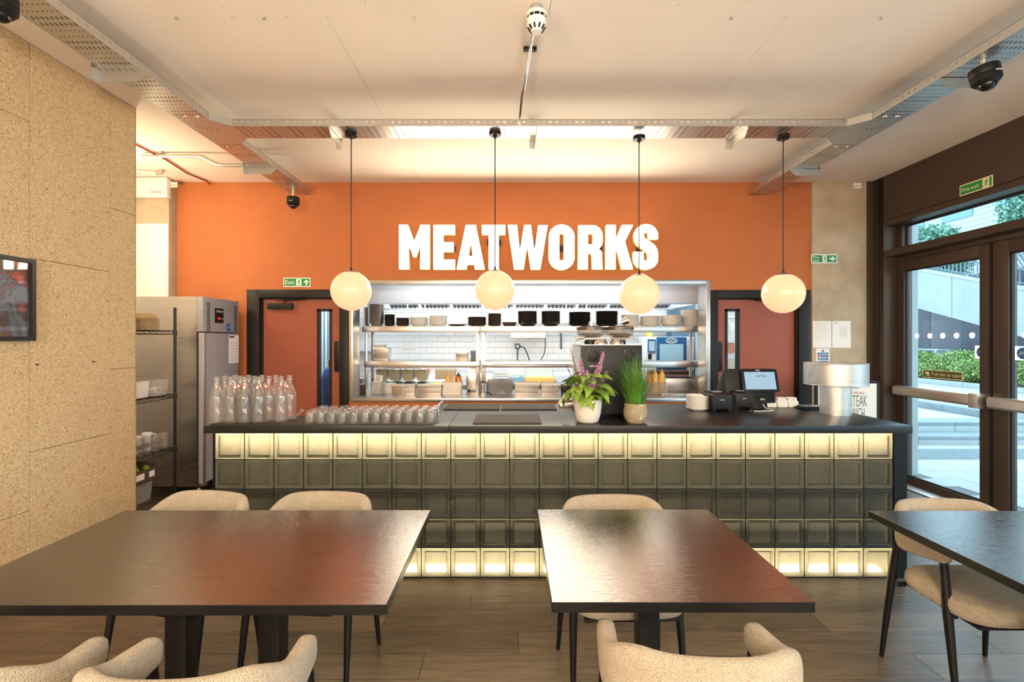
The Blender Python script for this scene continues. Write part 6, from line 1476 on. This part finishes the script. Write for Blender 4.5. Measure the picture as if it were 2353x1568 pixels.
# oven
ov = thing('combi_oven', 'combination oven with blue glass door and UNOX badge', 'oven', (px(1545, 7.4), 7.4, 0)); OY = 7.4
ox = lambda x: px(x, OY) - px(1545, OY); oz = lambda y: pz(y, OY)
MB().box(ox(1486), ox(1594), 0, .6, oz(851), oz(774)).build('cabinet', 'hood_white', ov, bevel=0.004)
dr_ = MB().box(ox(1508), ox(1577), -.02, 0, oz(850), oz(775)).build('door', 'oven_glass', ov, bevel=0.003)
MB().box(ox(1515), ox(1569), -.0225, -.02, oz(835), oz(791)).build('door_window', 'oven_window', dr_)
bd_ = MB(); bd_.tube([(ox(1542) + .083 * math.cos(a * PI / 16), -.022, oz(783.5) + .036 * math.sin(a * PI / 16)) for a in range(32)], .005, 6, closed=True).build('badge_ring', 'sign_white', dr_); text('badge_text', 'UNOX', .12, .034, 'sign_white', dr_, (ox(1542), -.022, oz(783.5)))
cp_ = MB().box(ox(1488), ox(1506), -.012, 0, oz(811), oz(780)).build('control_panel', 'oven_glass', ov); MB().box(ox(1490.5), ox(1504), -.0135, -.012, oz(807), oz(784)).build('display', 'screen_blue', cp_)
put('side_lettering', text_mesh('CHEFTOP', .42, .055, 'pewter'), ov, (ox(1586), -.002, oz(812)), (0, -PI / 2, 0))
MB().box(ox(1489), ox(1497), -.012, 0, oz(826), oz(813)).build('vent', 'black_metal', ov)
MB().box(ox(1488), ox(1592), .02, .58, 0, oz(851)).build('stand', 'steel_cool', ov); MB().box(ox(1488), ox(1592), -.005, .02, oz(861), oz(855)).build('rail', 'dark_ceramic', ov)
bbox('yellow_tub', 'pale yellow tub on top of the oven', 'tub', 1488, 1499, 762, 7.5, 'yellow_sauce', .2, zb=oz(774))
bbox('steel_cupboard', 'grey steel cupboard standing behind the oven', 'cupboard', 1543, 1598, 690, 8.02, 'far_blue', .25, zb=0)
gb = thing('gas_cylinder', 'blue gas cylinder seen through the left door pane', 'gas cylinder', (px(753, 6.9), 6.95, 0))
MB().lathe([(.001, 0), (.10, 0), (.105, .02), (.105, 1.0), (.08, 1.12), (.03, 1.18), (.001, 1.18)], 24).build('body', 'navy', gb); MB().cyl((0, 0, 1.18), (0, 0, 1.28), .02, n=12).build('valve', 'chrome', gb)
lk = thing('passage_locker', 'pale blue ribbed locker seen through the left door pane', 'locker', (px(742, 7.6), 7.6, 0)); MB().box(-.2, .2, 0, .4, 0, 2.2).build('body', 'hood_white', lk, bevel=.005)
for k in range(6): MB().box(-.17 + k * .06, -.15 + k * .06, -.006, 0, .1, 2.1).build('rib', 'far_blue', lk)
sk = thing('store_shelf', 'white storage shelf seen through the right door pane', 'shelf', (px(1692, 7.2), 7.2, 0))
for a in (-.35, .35): MB().box(a - .015, a + .015, 0, .03, 0, 2.0).build('post', 'white_plastic', sk)
for z in (.6, 1.1, 1.35, 1.6, 1.9): MB().box(-.35, .35, 0, .4, z, z + .02).build('board', 'white_plastic', sk)
bbox('food_tub', 'white food tub on the store shelf behind the right door', 'tub', 1676, 1690, 743, 7.22, 'white_plastic', .2, zb=1.62); bbox('bread_loaf', 'golden loaf on the store shelf behind the right door', 'bread', 1675, 1689, 788, 7.22, 'amber_sauce', .15, .02, 1.37); bbox('egg_tray', 'pale egg tray on the store shelf behind the right door', 'tray', 1674, 1690, 827, 7.22, 'milky_plastic', .15, .004, 1.12)
# ------------------------------------------------------------------ terrace outside
gd = struct(MB().box(4.45, 40, -14, 7.23, -0.12, -0.006).box(4.45, 40, 7.23, 40, -.12, -.006).build('floor_terrace', 'paving_joint'))
sl = MB().box(0, 0.592, 0, 0.292, 0, 0.02).mesh('paving_slab', 'paving', bevel=0.002, seg=1)
for i in range(12):
    for j in range(11):
        x = 4.5 + i * .6 + (0.3 if j % 2 else 0); y = 4.0 + j * .3
        if y < 7.2: put('paving_slab', sl, gd, (x, y, -0.02))
big = MB()
for i in range(30):
    for j in range(14): big.box(4.5 + i * .6, 4.5 + i * .6 + .592, 3.7 - j * .9 - .0, 3.7 - j * .9 + .292, -.02, 0) if False else None
stuff(MB().box(4.5, 14, -10, 3.99, -.02, 0).build('paving_field', 'paving', gd))
gt = thing('drain_grating', 'grey slatted drainage grating set in the paving outside', 'grating', (0, 6.35, 0))
for k in range(14): MB().box(5.0, 9.0, k * .045, k * .045 + .022, 0.0, 0.006).build('slat', 'granite', gt)
def step(label, y0, y1, z0, z1, n=7):
    t = thing('stone_step', label, 'step', (0, y0, z0)); 
    for i in range(n):
        x = 5.2 + i * .9; MB().box(x, x + .893, 0, y1 - y0, 0, z1 - z0 - .05).build('riser_block', 'concrete_grey', t, bevel=.003); MB().box(x, x + .893, -.006, y1 - y0, z1 - z0 - .05, z1 - z0).build('tread_slab', 'granite', t, bevel=.003)
    return t
step('lower stone step outside the glass doors', 7.23, 7.62, -.006, .13); step('upper stone step outside the glass doors', 7.62, 8.05, -.006, .274)
struct(MB().box(5.2, 40, 8.05, 30, -.006, .27).build('floor_landing', 'paving'))
kb_ = thing('stone_kerb', 'grey stone kerb edging the upper landing outside', 'kerb', (7.85, 8.0, .27))
for k in range(3): MB().box(0, .25, k * .8, k * .8 + .793, 0, .125).build('kerb_stone', 'granite', kb_, bevel=.004)
struct(MB().box(8.1, 40, 8.0, 30, .26, .385).build('floor_upper', 'paving'))
pl = thing('planter', 'low concrete planter wall outside holding a hedge', 'planter', (11.2, 0, .385))
for k in range(8): MB().box(0, .12, 6 + k * 1.5, 6 + k * 1.5 + 1.49, 0, .13).build('wall_stone', 'concrete_grey', pl, bevel=.004)
MB().box(.12, 1.55, 6, 18, 0, .09).build('soil', 'soil', pl)
def bush(label, c, rx, ry, rz_, n, m='hedge_leaf', sz=.05, cat='shrub', name='garden_shrub', trunk=None):
    t = thing(name, label, cat, (c[0], c[1], c[2])); m_ = MB()
    vs, fs = [], []
    for k in range(n):
        d = Vector((random.gauss(0, 1), random.gauss(0, 1), random.gauss(0, 1))).normalized() * (0.55 + 0.45 * random.random() + 0.12 * math.sin(k * .37))
        z = d.z * rz_ + rz_ if not trunk else d.z * rz_ + trunk + rz_
        p_ = Vector((d.x * rx, d.y * ry, max(z, .01))); q = Vector((random.gauss(0, 1), random.gauss(0, 1), random.gauss(0, 1))).normalized(); u = q.orthogonal().normalized(); v = q.cross(u); s_ = sz * random.uniform(.6, 1.4)
        o = len(vs); vs += [p_ - u * s_, p_ + v * s_ * .5, p_ + u * s_, p_ - v * s_ * .5]; fs.append((o, o + 1, o + 2, o + 3))
    m_.add(vs, fs); stuff(m_.build('foliage', m, t, smooth=0, recalc=False))
    if trunk: MB().tube([(0, 0, 0), (.05, .03, trunk * .6), (0, 0, trunk + rz_ * .6)], [.12, .09, .04], 8).build('trunk', 'bark', t)
    else: MB().cyl((0, 0, 0), (0, 0, rz_), .03, n=8).build('stem', 'bark', t)
    return t
random.seed(3)
bush('clipped green hedge at the back of the planter outside, left', (12.2, 14.9, .48), .5, 1.2, .40, 10000, sz=.032); bush('clipped green hedge at the back of the planter outside, right', (12.2, 13.0, .48), .5, 1.0, .40, 9000, sz=.032)
bush('pale feathery shrub low in the planter outside', (11.75, 13.7, .48), .35, .7, .22, 5000, sz=.032); bush('leafy shrub in the planter beside the door stile', (11.8, 12.2, .48), .45, .65, .30, 6000, sz=.032); bush('shrub in the planter seen through the right glass door', (11.8, 10.6, .48), .5, .7, .38, 7000, sz=.032)
bush('low shrub in the planter at the far right outside', (11.8, 9.2, .48), .5, .7, .3, 5000, sz=.032)
# ramp parapet with railing
RXo = 13.4
rp = thing('ramp_wall', 'pale concrete ramp wall slanting across behind the planter', 'wall', (RXo, 0, 0))
zlo = lambda y: 1.948 + (y * 13.0 / 13.4 - 13.3) * .307; zup = lambda y: 3.2 + (y * 13.0 / 13.4 - 13.3) * .307
ys_ = [7.5, 9.3, 11.1, 12.9, 14.7, 16.5, 18.3, 20.1, 22.0]
for a, b in zip(ys_, ys_[1:]): MB().add([(0, a, max(.3, zlo(a))), (0, b - .02, max(.3, zlo(b))), (0, b - .02, zup(b)), (0, a, zup(a)), (.2, a, max(.3, zlo(a))), (.2, b - .02, max(.3, zlo(b))), (.2, b - .02, zup(b)), (.2, a, zup(a))], [(0, 1, 2, 3), (7, 6, 5, 4), (0, 4, 5, 1), (3, 2, 6, 7), (0, 3, 7, 4), (1, 5, 6, 2)]).build('wall_panel', 'concrete_grey', rp)
for a, b in zip(ys_, ys_[1:]): MB().add([(-.03, a, zup(a)), (-.03, b, zup(b)), (-.03, b, zup(b) + .07), (-.03, a, zup(a) + .07), (.23, a, zup(a)), (.23, b, zup(b)), (.23, b, zup(b) + .07), (.23, a, zup(a) + .07)], [(0, 1, 2, 3), (7, 6, 5, 4), (0, 4, 5, 1), (3, 2, 6, 7), (0, 3, 7, 4), (1, 5, 6, 2)]).build('coping', 'far_white', rp)
rg = thing('ramp_railing', 'grey metal railing with inward-bent bars above the ramp wall', 'railing', (RXo + .1, 0, 0))
y = 11.0
while y < 17.2:
    z = zup(y) + .07; MB().tube([(0, y, z), (0, y, z + .45), (-.35, y, z + .95)], .02, 6).build('bar', 'rail_metal', rg); y += .13
for dz, dx in ((.08, 0), (.45, 0), (.93, -.34)): MB().tube([(dx, 11.0, zup(11.0) + .07 + dz), (dx, 17.2, zup(17.2) + .07 + dz)], .022, 6).build('rail', 'rail_metal', rg)
dc = thing('dark_facade', 'dark panelled facade behind the hedge outside', 'facade', (14.3, 0, 0))
for k in range(9): MB().box(0, .2, 6 + k * 1.75, 6 + k * 1.75 + 1.73, .3, 3.6).build('panel', 'dark_cladding', dc, bevel=.005)
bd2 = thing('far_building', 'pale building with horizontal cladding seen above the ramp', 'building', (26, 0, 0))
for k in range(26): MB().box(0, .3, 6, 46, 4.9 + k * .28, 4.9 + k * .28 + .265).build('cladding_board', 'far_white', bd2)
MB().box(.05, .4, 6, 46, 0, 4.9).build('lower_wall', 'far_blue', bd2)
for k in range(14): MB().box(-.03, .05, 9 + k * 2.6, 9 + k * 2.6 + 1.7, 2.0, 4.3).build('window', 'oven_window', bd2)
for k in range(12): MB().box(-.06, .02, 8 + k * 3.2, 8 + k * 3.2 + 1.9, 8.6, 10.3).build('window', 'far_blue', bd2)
bush('blue-green street tree outside seen through the transom, right', (17.5, 15.2, 0.3), 1.5, 1.6, 1.7, 16000, 'tree_leaf', .075, 'tree', 'street_tree', 3.7)
bush('blue-green street tree outside seen through the transom, left', (17.5, 20.3, 0.3), 1.3, 1.4, 1.4, 14000, 'tree_leaf', .075, 'tree', 'street_tree', 3.2)
# outside column beside the door
struct(MB().box(4.5, 4.72, 5.60, 6.0, 0, 3.4).build('column_outside', 'concrete_grey', bevel=.01))
bnch = thing('garden_bench', 'pale slatted bench behind the hedge outside', 'bench', (13.1, 15.4, .386))
for k in range(3): MB().box(-.2 + k * .14, -.2 + k * .14 + .11, -.8, .8, .86, .9).build('slat', 'far_white', bnch)
for a in (-.7, .7): MB().box(-.2, .22, a - .04, a + .04, 0, .86).build('leg', 'far_white', bnch)
